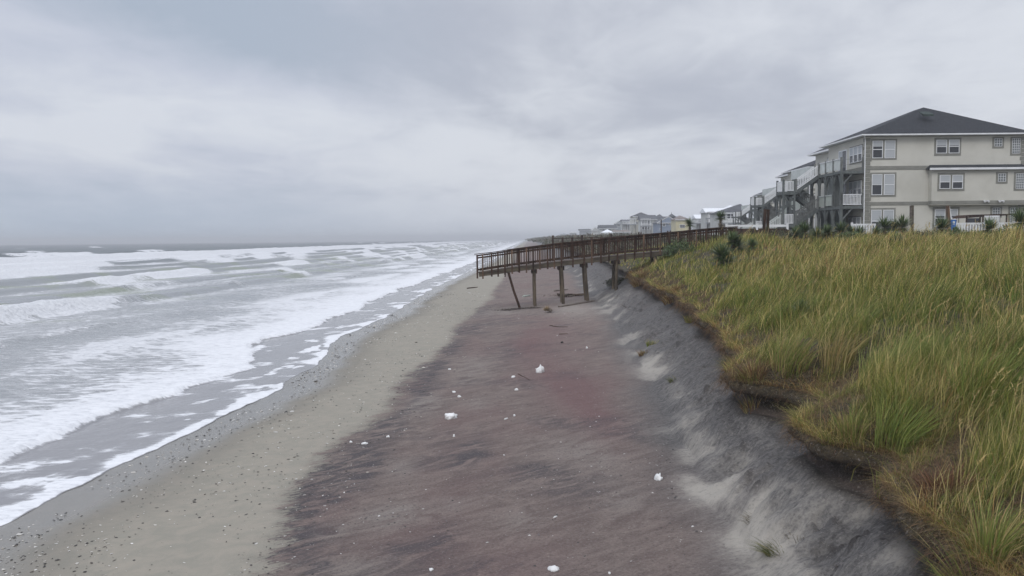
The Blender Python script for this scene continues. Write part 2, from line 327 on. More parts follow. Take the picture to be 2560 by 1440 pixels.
soilc = t.mix(t.ss(fine, .35, .65), (.022, .018, .015), (.075, .062, .052)); c = t.mix(so_, c, soilc)
sodc = t.mix(t.ss(t.noise(oc, 14, 5, .7), .35, .65), (.022, .018, .008), (.085, .066, .034)); c = t.mix(sd_, c, sodc)
gr2 = t.noise(t.mapping(oc, (1, 1.5, 1)), 26, 4, .75); dryz = t.math('MULTIPLY', zo, t.math('SUBTRACT', 1.0, t.math('MULTIPLY', li, .7)))
c = t.mix(t.math('MULTIPLY', t.ss(gr2, .52, .70), t.math('MULTIPLY', dryz, .55)), c, (.07, .062, .060)); c = t.mix(t.math('MULTIPLY', t.ss(gr2, .45, .30), t.math('MULTIPLY', dryz, .40)), c, (.33, .30, .28))
c = t.mix(t.math('MULTIPLY', t.ss(gran, .58, .75), .28), c, (.045, .04, .038)); gr2 = t.noise(t.mapping(oc, (1, 1.5, 1)), 26, 4, .75); dryz = t.math('MULTIPLY', zo, t.math('SUBTRACT', 1.0, t.math('MULTIPLY', li, .7)))
c = t.mix(t.math('MULTIPLY', t.ss(gr2, .52, .70), t.math('MULTIPLY', dryz, .55)), c, (.07, .062, .060)); c = t.mix(t.math('MULTIPLY', t.ss(gr2, .45, .30), t.math('MULTIPLY', dryz, .40)), c, (.33, .30, .28))
c = t.mix(t.math('MULTIPLY', t.ss(gran, .42, .28), .22), c, (.42, .40, .37))
rg = t.math('SUBTRACT', .88, t.math('MULTIPLY', t.ss(we, .66, .93), .72))
hgt = t.math('ADD', t.math('MULTIPLY', st2, .5), t.math('ADD', t.math('MULTIPLY', fine, .35), t.math('MULTIPLY', t.noise(oc, 17, 4, .7), .6)))
bstr = t.math('MULTIPLY', t.ss(zo, .0, .6, .10, .8), t.math('SUBTRACT', 1.0, t.math('MULTIPLY', li, .75)))
bp = t.n('ShaderNodeBump', i_Strength=bstr, i_Distance=.06, i_Height=t.math('ADD', hgt, t.math('MULTIPLY', gr2, -.7)))
b = t.n('ShaderNodeBsdfPrincipled', i_Base_Color=c, i_Roughness=rg, i_Normal=bp); t.set(b.inputs['Specular IOR Level'], t.ss(we, .66, .93, .25, .6))
t.nt.links.new(b.outputs[0], t.n('ShaderNodeOutputMaterial').inputs[0]); M_SAND = m
tag(link('beach', me, m), 'sandy beach rising to an eroded dune', kind='structure')

# ------------------------------------------------------------------ sea
srow = 3.0*np.exp(np.arange(0, 700)*.0108); srow = srow[srow < 3500]; Ys = srow[:, None]
sc = [0.0]
while sc[-1] < 3600: sc.append(sc[-1]+.055+.0125*sc[-1])
S = np.array(sc)[None]; XEs = edge_x(srow)[:, None]; Xs = XEs-S+0*Ys; Yw = Ys+0*S; Sg = S+0*Ys
zb = z_beach(Xs, Yw)
front = 3.0+.9*pn(Yw/7.5, 1.1, 81)+.45*fbm(Yw*.55, .3, 3, 82)+.08*fbm(Yw*2, Sg*.2, 2, 83)
after = sst(Sg, front-.05, front+.22); q = Sg-front
lvl = np.maximum(zb+.012, -.80+.10*after*np.exp(-np.maximum(q, 0)/5)-.10*sst(Sg, 8, 30))
film = zb+.003+.012*sst(Sg, 0, .5)+.010*np.clip(fbm(Xs*1.5, Yw*1.5, 3, 84), 0, 1)
Z = np.where(q < 0, np.minimum(film, zb+.05), film*(1-after)+np.maximum(lvl, film+.05*after)*after)
foam = np.zeros_like(Z)
# thin wash: scattered foam, thicker along its edge
edn = fbm(Yw*.30, 3.7, 3, 85); ed = np.exp(-(Sg/(.10+.95*np.clip(edn+.12, 0, 1)))**1.5)*sst(edn, -.10, .12)*1.15
lump = fbm(Xs*.8+2, Yw*.55, 4, 86)
wash = np.clip(ed+.9*sst(lump, .12, .36)*np.exp(-Sg/1.6)+.40*sst(fbm(Xs*.5, Yw*.5, 4, 87), .0, .45)+.24, 0, 1)*sst(Sg, -.01, .03)
wash = np.clip(wash+.55*np.exp(-((Yw-11.5)/2.6)**2)*sst(fbm(Xs*.7, Yw*.45, 4, 187), -.15, .2)*np.exp(-Sg/1.5), 0, 1)
fr = np.exp(-(np.maximum(q, 0)/1.5))
inner = np.clip(1.0*fr+.47+.36*fbm(Xs*.16, Yw*.10, 4, 88)+.09*sst(Sg, 9, 22)+.05*sst(Sg, 25, 60)+.13*sst(Yw, 22, 45)*sst(Sg, 14, 6), 0, 1)
foam = wash*(1-after)+inner*after
Z = Z+.05*after*fr*(.4+np.clip(fbm(Xs*2.5, Yw*2.5, 3, 89), -.4, 1))+.03*np.clip(foam-.55, 0, 1)*(1-after)
# chop and rollers running with the shore
amp = sst(Sg, 5, 40)
Z = Z+amp*(.10*fbm(Xs*.28, Yw*.12, 4, 91)+.05*fbm(Xs*.9, Yw*.5, 3, 92))
far = sst(Sg, 70, 160)
Z = Z+far*(.55*fbm(Xs/26, Yw/60, 3, 93)+.28*fbm(Xs/8, Yw/14, 3, 94))
for (s0, h, wob, seg, sd_i, lo, hi) in [(8.5, .10, 1.5, 14, 1, -.5, .4), (14, .20, 2.2, 16, 2, -.15, .35), (21.5, .85, 2.2, 22, 3, -.02, .36), (30, .6, 3, 20, 4, -.02, .4), (39, .8, 3.5, 26, 5, -.05, .35),
                                         (49, 1.35, 4, 34, 6, -.12, .4), (62, 1.0, 5, 35, 7, -.1, .4), (78, 1.2, 6, 50, 8, -.2, .3), (100, 1.7, 7, 80, 9, -.9, -.1), (128, .9, 9, 60, 10, .0, .35),
                                         (165, 1.1, 12, 70, 11, .08, .4), (215, 1.1, 16, 80, 12, .1, .42), (290, 1.2, 20, 90, 13, .16, .45), (400, 1.2, 30, 110, 14, .18, .45)]:
    sc0 = s0+wob*fbm(Yw/(seg*1.3), .37*sd_i, 3, 100+sd_i)+.05*seg*pn(Yw/4, .2, 130+sd_i)*.12
    act = sst(fbm(Yw/seg+sd_i*3.1, .77*sd_i, 2, 120+sd_i), lo, hi); hh = h*(.35+.65*act)
    k = Sg-sc0; wf = .5+.45*h; wbk = 2.4+2.4*h
    shp = np.where(k < 0, np.exp(-(k/wf)**2), np.exp(-(k/wbk)**2))
    Z = Z+hh*shp*(1+.25*act*fbm(Xs*1.1, Yw*.8, 3, 140+sd_i))
    broke = act*np.where(k < 0, np.exp(-(k/(wf*1.9+.028*s0))**2), np.exp(-(k/(wbk*.40))**2))*(1 if s0 > 20 else .8)*(1+.5*fbm(Xs*.5, Yw*.25, 3, 160+sd_i))
    trail = act*np.where(k < 0, 0, np.exp(-k/(3+s0*.08)))*(.55 if s0 < 90 else .66)
    face = (1-act)*np.where(k < .3, np.exp(-((k+.25*wf)/(wf*1.1))**2), np.exp(-((k)/(wbk*.7))**2))*sst(Sg, 16, 22)
    foam = np.clip(np.maximum(foam-1.1*face*h/.9*(s0 < 90), np.maximum(broke*1.15, np.minimum(trail+foam*.7, 1)*(trail > .01))), 0, 1.2)
off = sst(Sg, 104, 122)
cap = np.clip(1.5*(fbm(Xs/7, Yw/16, 4, 95)-.40), 0, 1)
keep = np.clip(foam-.62, 0, 1)*2.4
foam = foam*(1-off)+off*np.clip(cap*(Sg < 700)+keep*(Sg > 110)*.9, 0, 1)
me = np_mesh('sea', np.stack([Xs, Yw, Z], -1).reshape(-1, 3), grid_quads(len(srow), S.shape[1])[:, ::-1], attrs={'foam': np.clip(foam, 0, 1).ravel(), 'off': Sg.ravel()})
m = bpy.data.materials.new('sea'); m.use_nodes = True; t = NT(m.node_tree)
fo = t.n('ShaderNodeAttribute', attribute_name='foam').outputs['Fac']; sg = t.n('ShaderNodeAttribute', attribute_name='off').outputs['Fac']
oc = t.n('ShaderNodeTexCoord').outputs['Object']
v1 = t.mapping(t.mapping(oc, (1, 1, 1), (0, 0, .12)), (.62, 1.5, 1))
a1 = t.noise(v1, 2.0, 9, .70, .9); a2 = t.noise(v1, .30, 6, .6, .7); a3 = t.noise(v1, 5, 6, .7, .6)
vo = t.n('ShaderNodeTexVoronoi', feature='DISTANCE_TO_EDGE'); t.set(vo.inputs['Vector'], t.n('ShaderNodeVectorMath', operation='ADD', i_0=v1, i_1=t.n('ShaderNodeVectorMath', operation='SCALE', i_0=t.n('ShaderNodeTexNoise', i_Vector=v1, i_Scale=1.7).outputs[1], i_Scale=.9).outputs[0]).outputs[0]); vo.inputs['Scale'].default_value = 1.15
lace = t.ss(vo.outputs[0], .0, .22, 1, 0)
pat = t.math('ADD', t.math('ADD', t.math('MULTIPLY', a1, .52), t.math('MULTIPLY', a2, .14)), t.math('ADD', t.math('MULTIPLY', a3, .24), t.math('MULTIPLY', lace, .10)))
thr = t.math('SUBTRACT', .84, t.math('MULTIPLY', fo, .60))
pd = t.math('SUBTRACT', pat, thr); fm = t.math('ADD', t.math('MULTIPLY', t.ss(pd, -.13, .10), .50), t.math('MULTIPLY', t.ss(pd, -.02, .06), .50))
fm = t.math('MULTIPLY', fm, t.ss(a3, .22, .52, .62, 1.0))
thin = t.math('MULTIPLY', t.ss(t.math('SUBTRACT', pat, thr), -.16, .02), .35)
fm = t.math('MAXIMUM', fm, t.math('MULTIPLY', thin, t.ss(fo, .1, .5)))
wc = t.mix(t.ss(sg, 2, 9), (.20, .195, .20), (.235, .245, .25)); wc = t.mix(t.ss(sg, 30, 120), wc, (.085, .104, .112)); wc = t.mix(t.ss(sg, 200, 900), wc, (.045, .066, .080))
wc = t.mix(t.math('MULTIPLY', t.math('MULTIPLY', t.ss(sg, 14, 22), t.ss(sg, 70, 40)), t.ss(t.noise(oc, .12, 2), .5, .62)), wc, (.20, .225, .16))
fcol = t.mix(t.ss(a3, .3, .7), (.70, .71, .735), (.81, .815, .83))
col = t.mix(fm, wc, fcol)
h = t.math('ADD', t.math('MULTIPLY', t.noise(t.mapping(oc, (1, .6, 1)), 2.2, 6, .6), .5), t.math('MULTIPLY', t.math('MULTIPLY', a3, fm), .5))
bs = t.math('ADD', t.ss(sg, .5, 12, .12, .85), t.math('MULTIPLY', fm, .15))
bp = t.n('ShaderNodeBump', i_Strength=bs, i_Distance=.22, i_Height=h)
b = t.n('ShaderNodeBsdfPrincipled', i_Base_Color=col, i_Roughness=t.math('ADD', t.ss(sg, 1, 60, .16, .38), t.math('MULTIPLY', fm, .45)), i_Normal=bp)
t.set(b.inputs['Specular IOR Level'], t.math('MULTIPLY', t.ss(sg, 10, 150, .5, .10), t.math('SUBTRACT', 1.0, t.math('MULTIPLY', fm, .8))))
t.nt.links.new(b.outputs[0], t.n('ShaderNodeOutputMaterial').inputs[0])
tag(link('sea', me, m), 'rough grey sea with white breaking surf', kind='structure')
# ------------------------------------------------------------------ the boardwalk over the scarp
M_WOOD = pmat('weathered_wood', (.064, .038, .027), .8, .5, 5, .5, 60, .12, stretch=(1, 1, .25), col2=(.020, .0125, .0095))
M_WOODT = pmat('tan_wood', (.145, .088, .055), .8, .4, 5, .4, 60, stretch=(1, 1, .2), col2=(.065, .042, .030))
M_WOODG = pmat('grey_plank', (.15, .125, .105), .85, .4, 6, .4, 50, stretch=(.3, 1, 1), col2=(.075, .06, .052))
M_BEAM = pmat('green_treated_beam', (.105, .088, .062), .85, .4, 4, .4, 50, stretch=(.25, 1, 1), col2=(.05, .04, .032))
M_PILE = pmat('sea_worn_pile', (.125, .098, .066), .85, .5, 3, .6, 40, stretch=(1, 1, .3), col2=(.045, .036, .028))
BW_Y0, BW_Y1 = 44.0, 45.5
dk = [at(a, b, BW_Y0) for a, b in ((1195, 680), (1293, 666), (1402, 652.5), (1562, 635.5), (1647, 628), (1740, 619.5), (1800, 613.5), (1870, 609.5))]
DKX = [p.x for p in dk]+[20.0]; DKZ = [p.z for p in dk]+[dk[-1].z+.15]
def dz_(x): return float(np.interp(x, DKX, DKZ))
bo = (DKX[3], BW_Y0, 0)
bw = empty('boardwalk', bo, 'brown timber beach access boardwalk jutting out over the eroded beach', 'boardwalk')
def px_x(px, d=BW_Y0): return at(px, 640, d).x
HR = .97; xs0 = DKX[0]; xs1 = 12.6; xf0 = px_x(1268, BW_Y1)
stn = np.arange(xs0, xs1, .9)
def run(mb, y, h, wd, dzz, a, b):
    pts = list(np.arange(a, b, 1.0))+[b]
    for p, q in zip(pts[:-1], pts[1:]): mb.bar((p, y, dz_(p)+dzz), (q, y, dz_(q)+dzz), wd, h)
pl = MB(); x = xs0
while x < xs1:
    w_ = .14; y1 = BW_Y1-.02 if x > xf0 else BW_Y0+.35+(x-xs0)/(xf0-xs0)*(BW_Y1-BW_Y0-.37)
    zz = dz_(x+.07); zq = dz_(x+w_)-dz_(x)
    j = random.uniform(-.004, .004)
    pl.hexa([(x, BW_Y0+.0, zz-.04-zq/2+j), (x+w_-.008, BW_Y0, zz-.04+zq/2+j), (x+w_-.008, y1, zz-.04+zq/2+j), (x, y1, zz-.04-zq/2+j)],
            [(x, BW_Y0+.0, zz-zq/2+j), (x+w_-.008, BW_Y0, zz+zq/2+j), (x+w_-.008, y1, zz+zq/2+j), (x, y1, zz-zq/2+j)]); x += w_
pl.build('deck', M_WOODG, bw, bo)
for y, a in ((BW_Y0+.06, xs0+.05), (BW_Y1-.06, xf0)):
    mb = MB(); run(mb, y, .235, .045, -.165, a, xs1); mb.build('beam', M_BEAM, bw, bo)
postpx = [1193, 1206.7, 1228.6, 1245, 1262.5, 1280, 1297.5, 1316, 1332.5, 1350, 1368.6, 1386, 1403.6, 1432, 1460.5, 1479, 1502, 1522, 1543.6, 1562, 1586, 1609, 1627, 1650, 1672, 1695, 1718, 1740, 1765, 1790]
px_list = [px_x(p) for p in postpx]+list(np.arange(px_x(1790)+.55, xs1, .55))
for side, (y, a, yo) in enumerate(((BW_Y0, xs0-.05, -.045), (BW_Y1, xf0, .045))):
    mb = MB(); run(mb, y-yo*.2, .04, .17, HR+.02, a-.15*(side == 0), xs1)
    rl = mb.build('railing', M_WOOD, bw, bo)
    mb = MB(); run(mb, y-yo*.9, .085, .035, HR-.06, a, xs1); mb.build('upper_rail', M_WOOD, rl, bo)
    mb = MB(); run(mb, y-yo*.9, .085, .035, HR-.19, a, xs1); mb.build('middle_rail', M_WOOD, rl, bo)
    mb = MB(); run(mb, y-yo*.9, .085, .035, .12, a, xs1); mb.build('lower_rail', M_WOOD, rl, bo)
    xsP = px_list if side == 0 else [v for v in np.arange(xf0, xs1, .62)]
    bal = MB(); nb = 0
    for i, xx in enumerate(xsP):
        dn = random.choice([.38, .42, .34]) if i % 2 else .36
        if xx > DKX[4]: dn = .2
        wd = .085 if i % 2 else .095
        z0 = dz_(xx)
        mb = MB().bar((xx+random.uniform(-.01, .01), y+yo*.9, z0-dn), (xx+random.uniform(-.008, .008), y+yo*.9, z0+HR-.005), wd, .04, (0, 1, 0))
        mm = M_WOODT if (i % 2 == 1 and xx > 0 or i == 1) and side == 0 and random.random() < .8 else M_WOOD
        mb.build('rail_post', mm, rl, bo)
        if i+1 < len(xsP):
            nx = xsP[i+1]; k = max(2, int(round((nx-xx)/.125)))
            for j in range(1, k):
                if random.random() < .06: continue
                bxx = xx+(nx-xx)*j/k; zb_ = dz_(bxx); ln = random.uniform(-.012, .012)
                q = MB().bar((bxx, y-yo*.45, zb_+.06), (bxx+ln, y-yo*.45, zb_+HR-.02), .034, .034, (0, 1, 0))
                if side == 0 and nb < 98: q.build('baluster', M_WOOD, rl, bo); nb += 1
                else: bal.add(q.v, q.f)
    tag(bal.build('baluster', M_WOOD, rl, bo), kind='stuff')
for i, (ptop, ybot, pbot, lean) in enumerate(((1268, 772, 1299, 1), (1335.5, 768, 1337, 0), (1403.5, 756, 1408, 0), (1462, 749, 1470, 0), (1543, 718, 1541, 0), (1640, 650, 1640, 0))):
    for y in (BW_Y0+.14, BW_Y1-.16):
        xt_ = px_x(ptop); xb = px_x(pbot); zt_ = dz_(xt_)-.05; zb_ = min(G(xb, y), G(xb, y+.3))-.25
        if lean and y > BW_Y0+1: continue
        r0 = .088 if not lean else .07
        MB().tube([(xb+(xb-xt_)*.1, y, zb_), ((xb+xt_)/2+random.uniform(-.02, .02), y, (zb_+zt_)/2), (xt_, y, zt_)], [r0*1.05, r0, r0*.95], 10).build('pile', M_PILE if not lean else M_WOOD, bw, bo, smooth=False)
    if i < 5:
        xt_ = px_x(ptop); z = dz_(xt_)-.40
        MB().bar((xt_-.13, BW_Y0-.02, z), (xt_-.13, BW_Y1+.1, z), .05, .24).bar((xt_+.13, BW_Y0-.02, z), (xt_+.13, BW_Y1+.1, z), .05, .24).build('cross_beam', M_WOOD, bw, bo)
# broken lower step hanging at the seaward end
st = MB()
st.bar((xs0+.1, BW_Y0+.5, dz_(xs0)+.12), (xf0+.3, BW_Y1-.1, dz_(xf0)+.14), .04, .14)
st.build('kick_board', M_WOOD, bw, bo)
# distant second boardwalk
d2 = 92.0
o2 = at(1383, 602, d2); bw2 = empty('boardwalk', (o2.x, d2, 0), 'distant dark boardwalk with open post rails seen over the near railing', 'boardwalk')
P2 = [(1383, 603), (1500, 601), (1640, 592), (1760, 588)]
z2 = lambda x: float(np.interp(x, [at(a, b, d2).x for a, b in P2], [at(a, b, d2).z for a, b in P2]))
xa, xb = at(1383, 600, d2).x, at(1700, 600, d2).x
for y in (d2, d2+1.5):
    r = MB()
    pts = list(np.linspace(xa, xb, 14))
    for p, q in zip(pts[:-1], pts[1:]): r.bar((p, y, z2(p)+.32), (q, y, z2(q)+.32), .08, .08)
    rr = r.build('top_rail', M_WOOD, bw2, (o2.x, d2, 0))
    for i, p in enumerate(pts): MB().box(p-.07, p+.07, y-.07, y+.07, z2(p)-2.6, z2(p)+.42+.25*(i % 3 == 0)).build('post', M_WOOD, bw2, (o2.x, d2, 0))
r = MB()
for p, q in zip(pts[:-1], pts[1:]): r.bar((p, d2+.75, z2(p)-.35), (q, d2+.75, z2(q)-.35), 1.5, .2)
r.build('deck', M_WOOD, bw2, (o2.x, d2, 0))
# ------------------------------------------------------------------ the big beach houses
M_STUC = pmat('cream_stucco', (.56, .545, .49), .9, .10, .35, .25, 30, col2=(.50, .485, .43))
M_TRIM = pmat('grey_trim', (.235, .232, .205), .85, .12, 2, .1, 30)
M_WHITE = pmat('white_paint', (.74, .75, .76), .55, .10, 1.5)
M_GRAY = pmat('grey_stained_timber', (.118, .130, .125), .8, .3, 3, .3, 40, stretch=(1, 1, .4), col2=(.08, .09, .088))
M_RPOST = pmat('grey_rail_timber', (.165, .172, .165), .8, .3, 3, .2, 40)
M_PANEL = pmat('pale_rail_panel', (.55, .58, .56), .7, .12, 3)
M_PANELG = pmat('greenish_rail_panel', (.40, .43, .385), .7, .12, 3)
M_SHADE = pmat('porch_wall', (.30, .305, .27), .9, .15, 1)
M_SHING = pmat('charcoal_shingle', (.040, .042, .048), .95, .4, 9, .6, 18, col2=(.020, .022, .027))
M_BLIND = pmat('window_blind', (.44, .46, .48), .7, .08, 3, stretch=(.1, .1, 12))
M_DARKG = pmat('dark_green_panel', (.035, .05, .045), .8, .3, 2)
def glass_mat(name, col, rough=.08):
    m = bpy.data.materials.new(name); m.use_nodes = True; t = NT(m.node_tree)
    b = t.n('ShaderNodeBsdfPrincipled', i_Base_Color=col, i_Roughness=rough); b.inputs['Specular IOR Level'].default_value = .45
    t.nt.links.new(b.outputs[0], t.n('ShaderNodeOutputMaterial').inputs[0]); return m
M_GLASS = glass_mat('dark_window_glass', (.035, .038, .045)); M_BLOCK = glass_mat('glass_block', (.16, .175, .18), .25)
HS = .0355/4
def hx(cx): return ((2000+cx/4)-2160)*.0355
def hzv(cx, cy): px = 2000+cx/4; return .4+((597.7-.009*(px-1280))-(240+cy/4))*.0355
HW = 14.1; HD1, HD2 = 8.2, 15.4; HS2 = 1.5; HE = 9.1
HO = (31.25, 70.0, 3.2)
def big_house(label):
    h = empty('beach_house', (0, 0, 0), label, 'house', 'three storey cream houses with grey timber stairs')
    P = lambda mb, n, m, par=h: mb.build(n, m, par)
    wl = P(MB().box(0, HW, 0, HD1, -.6, HE).box(HS2, HW-.3, HD1, HD2, -.6, HE-.003), 'wall', M_STUC)
    bx0, bx1 = hx(1270), hx(2242)
    zb0, zb1 = hzv(1800, 1092), hzv(1800, 735)
    P(MB().box(bx0, bx1, -.55, 0, zb0, zb1), 'bay', M_STUC)
    # shed roof over the bay
    ex0, ex1 = hx(1233), hx(2135); z0, z1 = hzv(1700, 735), hzv(1700, 698)
    P(MB().hexa([(ex0, -.85, z0), (ex1+.9, -.85, z0), (ex1+.9, -.002, z0), (ex0, -.002, z0)], [(ex0, -.85, z0+.06), (ex1+.9, -.85, z0+.06), (ex1+.5, -.002, z1+.05), (ex0+.4, -.002, z1+.05)]), 'bay_roof', M_SHING)
    P(MB().box(ex0-.04, ex1+.94, -.93, -.852, z0-.13, z0+.05), 'bay_gutter', M_WHITE)
    # belt courses
    za, zb = hzv(950, 740), hzv(950, 706)
    P(MB().box(-.05, HW+.05, -.05, HD1+.05, za, zb), 'belt_course', M_TRIM)
    za, zb = hzv(950, 1092), hzv(950, 1060)
    P(MB().box(-.05, bx0-.003, -.05, HD1+.05, za, zb).box(bx0-.04, bx1+.04, -.6, -.001, za+.02, zb+.02).box(bx1, HW+.05, -.05, .5, za, zb), 'belt_course', M_TRIM)
    # corner quoins: alternating long and short blocks
    for xa, s in ((0, 1), (HW, -1)):
        q = MB(); z = -.3; k = 0
        while z < HE-.35:
            ln = .52 if k % 2 else .40
            lo, hi = (-.035, ln) if s > 0 else (HW-ln, HW+.035)
            q.box(lo, hi, -.035, .30 if k % 2 else .42, z, z+.30); z += .345; k += 1
        P(q, 'corner_quoin', M_TRIM)
    def sash(par, x0, x1, z0, z1, y, blind, axis='x'):
        def bxx(a0, a1, d0, d1, c0, c1, mb): return mb.box(a0, a1, y+d0, y+d1, c0, c1) if axis == 'x' else mb.box(y+d0, y+d1, a0, a1, c0, c1)
        f = MB(); t_ = .055
        for a in ((x0, x0+t_, z0, z1), (x1-t_, x1, z0, z1), (x0+t_, x1-t_, z0, z0+t_), (x0+t_, x1-t_, z1-t_, z1), (x0+t_, x1-t_, (z0+z1)/2-.03, (z0+z1)/2+.03)): bxx(a[0], a[1], -.045, 0, a[2], a[3], f)
        fr = P(f, 'sash', M_WHITE, par)
        P(bxx(x0+t_, x1-t_, -.012, 0, z0+t_, z1-t_, MB()), 'pane', M_GLASS, par)
        if blind > 0: P(bxx(x0+t_+.01, x1-t_-.01, -.022, -.014, z1-t_-(z1-z0-.1)*blind, z1-t_, MB()), 'blind', M_BLIND, par)
    def window(x0, x1, z0, z1, sashes, y=0, axis='x'):
        m_ = MB(); a = .02
        (m_.box(x0, x1, y-.03, y-.002, z0, z1) if axis == 'x' else m_.box(y-.03, y-.002, x0, x1, z0, z1))
        wn = P(m_, 'window', M_TRIM)
        for s in sashes: sash(wn, *s[:4], y-.03, s[4], axis)
        return wn
    for cy0, cy1, s0, s1, bl in ((440, 645, 458, 630, (.32, .98)), (770, 1010, 788, 993, (.47, .98)), (1120, 1375, 1140, 1360, (.55, .52))):
        window(hx(690), hx(948), hzv(820, cy1), hzv(820, cy0), [(hx(703), hx(806), hzv(820, s1), hzv(820, s0), bl[0]), (hx(824), hx(929), hzv(820, s1), hzv(820, s0), bl[1])])
    for cy0, cy1, s0, s1, bl, yy, of in ((428, 605, 448, 582, (.42, .42), 0, 0), (778, 957, 800, 936, (.5, .5), -.55, 8), (1112, 1330, 1133, 1310, (.38, .38), 0, 0)):
        window(hx(1318+of), hx(1584+of), hzv(1450, cy1), hzv(1450, cy0), [(hx(1336+of), hx(1441+of), hzv(1450, s1), hzv(1450, s0), bl[0]), (hx(1460+of), hx(1565+of), hzv(1450, s1), hzv(1450, s0), bl[1])], yy)
    def block(x0, x1, z0, z1, g0, g1, g2, g3, nx, nz, y=0):
        wn = P(MB().box(x0, x1, y-.03, y-.002, z0, z1), 'window', M_TRIM)
        P(MB().box(g0, g1, y-.045, y-.03, g2, g3), 'pane', M_BLOCK, wn)
        b = MB(); th = .028
        for i in range(nx+1): c = g0+(g1-g0)*i/nx; b.box(c-th/2, c+th/2, y-.06, y-.045, g2, g3)
        for j in range(nz+1): c = g2+(g3-g2)*j/nz; b.box(g0, g1, y-.058, y-.045, c-th/2, c+th/2)
        P(b, 'sash', M_WHITE, wn)
    for cy, of, yy in ((420, 0, 0), (772, 8, -.55), (1105, 0, 0)):
        block(hx(1893+of), hx(2008+of), hzv(1950, cy+112), hzv(1950, cy), hx(1914+of), hx(1986+of), hzv(1950, cy+92), hzv(1950, cy+16), 3, 3, yy)
        block(hx(2072+of*.8), hx(2185+of*.8), hzv(2130, cy+182), hzv(2130, cy-2), hx(2090+of), hx(2166+of), hzv(2130, cy+162), hzv(2130, cy+15), 4, 6, yy)
    # floodlights
    for c in (1800, 1946):
        f = MB()
        for dx_ in (-.13, .13): f.tube([(hx(c)+dx_, -.62, hzv(c, 1052)), (hx(c)+dx_*1.3, -.85, hzv(c, 1060))], [.05, .10], 10)
        f.box(hx(c)-.1, hx(c)+.1, -.66, -.602, hzv(c, 1056)-.05, hzv(c, 1056)+.05); P(f, 'floodlight', M_WHITE)
    # roof
    ov_ = .55
    def hip(x0, x1, y0, y1, z, rz, ry0, ry1, rx, nm):
        zb_ = z-.02
        return MB().add([(x0, y0, z), (x1, y0, z), (x1, y1, z), (x0, y1, z), (rx, ry0, rz), (rx, ry1, rz)], [(0, 1, 4), (1, 2, 5, 4), (2, 3, 5), (3, 0, 4, 5), (3, 2, 1, 0)])
    RZ = 12.15
    rf = P(hip(-ov_, HW+ov_, -ov_, HD1+ov_+.2, HE+.16, RZ, 3.4, 5.1, 6.75, 'r'), 'roof', M_SHING)
    P(hip(HS2-ov_, HW-.3+ov_, HD1-4.5, HD2+ov_, HE+.13, RZ-.15, 6.4, 9.4, 7.0, 'r'), 'roof', M_SHING)
    g = MB().box(-ov_-.09, HW+ov_+.09, -ov_-.09, HD1+ov_+.29, HE+.04, HE+.158)
    P(g, 'gutter', M_WHITE); P(MB().box(HS2-ov_-.09, HW-.3+ov_+.09, HD1+.7, HD2+ov_+.09, HE-.05, HE+.128), 'gutter', M_WHITE)
    P(MB().hexa([(hx(1252), .8, 10.95), (hx(1352), .8, 10.95), (hx(1352), 1.6, 11.42), (hx(1252), 1.6, 11.42)], [(hx(1252), .8, 11.13), (hx(1352), .8, 11.13), (hx(1352), 1.6, 11.5), (hx(1252), 1.6, 11.5)]), 'roof_vent', M_DARKG, rf)
    dsp = MB().tube([(-.3, -.45, HE), (-.12, -.12, HE-.25), (-.1, -.1, HE-.5), (-.1, -.1, 0)], .05, 8); P(dsp, 'downspout', M_WHITE)
    # ocean face openings
    for L_ in (0, 3.1, 6.2):
        if L_ > 0: window(.5, 3.3, L_+.75, L_+2.35, [(.62+.9*i, .62+.9*i+.8, L_+.85, L_+2.25, .5) for i in range(3)], 0, 'y')
        else: window(.5, 3.3, L_+.6, L_+2.2, [(.62+.9*i, .62+.9*i+.8, L_+.7, L_+2.1, .9) for i in range(3)], 0, 'y')
        d = P(MB().box(-.05, -.002, 3.9, 5.7, L_+.0, L_+2.25), 'door', M_WHITE)
        P(MB().box(-.07, -.052, 4.0, 4.75, L_+.1, L_+2.15), 'pane', M_GLASS, d); P(MB().box(-.065, -.052, 4.85, 5.6, L_+.1, L_+2.15), 'pane', M_BLIND, d)
        window(8.9, 12.2, L_+.75, L_+2.3, [(9.05+1.02*i, 9.05+1.02*i+.9, L_+.85, L_+2.2, .7) for i in range(3)], HS2, 'y')
    # decks
    X0 = -2.15; DY1 = 12.6
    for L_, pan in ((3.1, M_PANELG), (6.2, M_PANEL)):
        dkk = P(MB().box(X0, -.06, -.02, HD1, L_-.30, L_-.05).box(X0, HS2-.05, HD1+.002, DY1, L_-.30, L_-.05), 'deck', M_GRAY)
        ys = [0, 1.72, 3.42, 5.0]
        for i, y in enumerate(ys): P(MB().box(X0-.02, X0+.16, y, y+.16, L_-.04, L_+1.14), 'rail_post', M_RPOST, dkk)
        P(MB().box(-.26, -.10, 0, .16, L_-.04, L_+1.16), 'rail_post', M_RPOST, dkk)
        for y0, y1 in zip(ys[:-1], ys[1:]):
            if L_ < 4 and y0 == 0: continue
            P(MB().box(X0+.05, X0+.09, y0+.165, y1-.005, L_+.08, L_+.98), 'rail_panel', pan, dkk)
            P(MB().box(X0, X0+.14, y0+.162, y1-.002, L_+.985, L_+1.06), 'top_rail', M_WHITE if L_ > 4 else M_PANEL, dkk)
        P(MB().box(X0+.05, X0+.09, 6.9, DY1, L_+.08, L_+.98), 'rail_panel', pan, dkk)
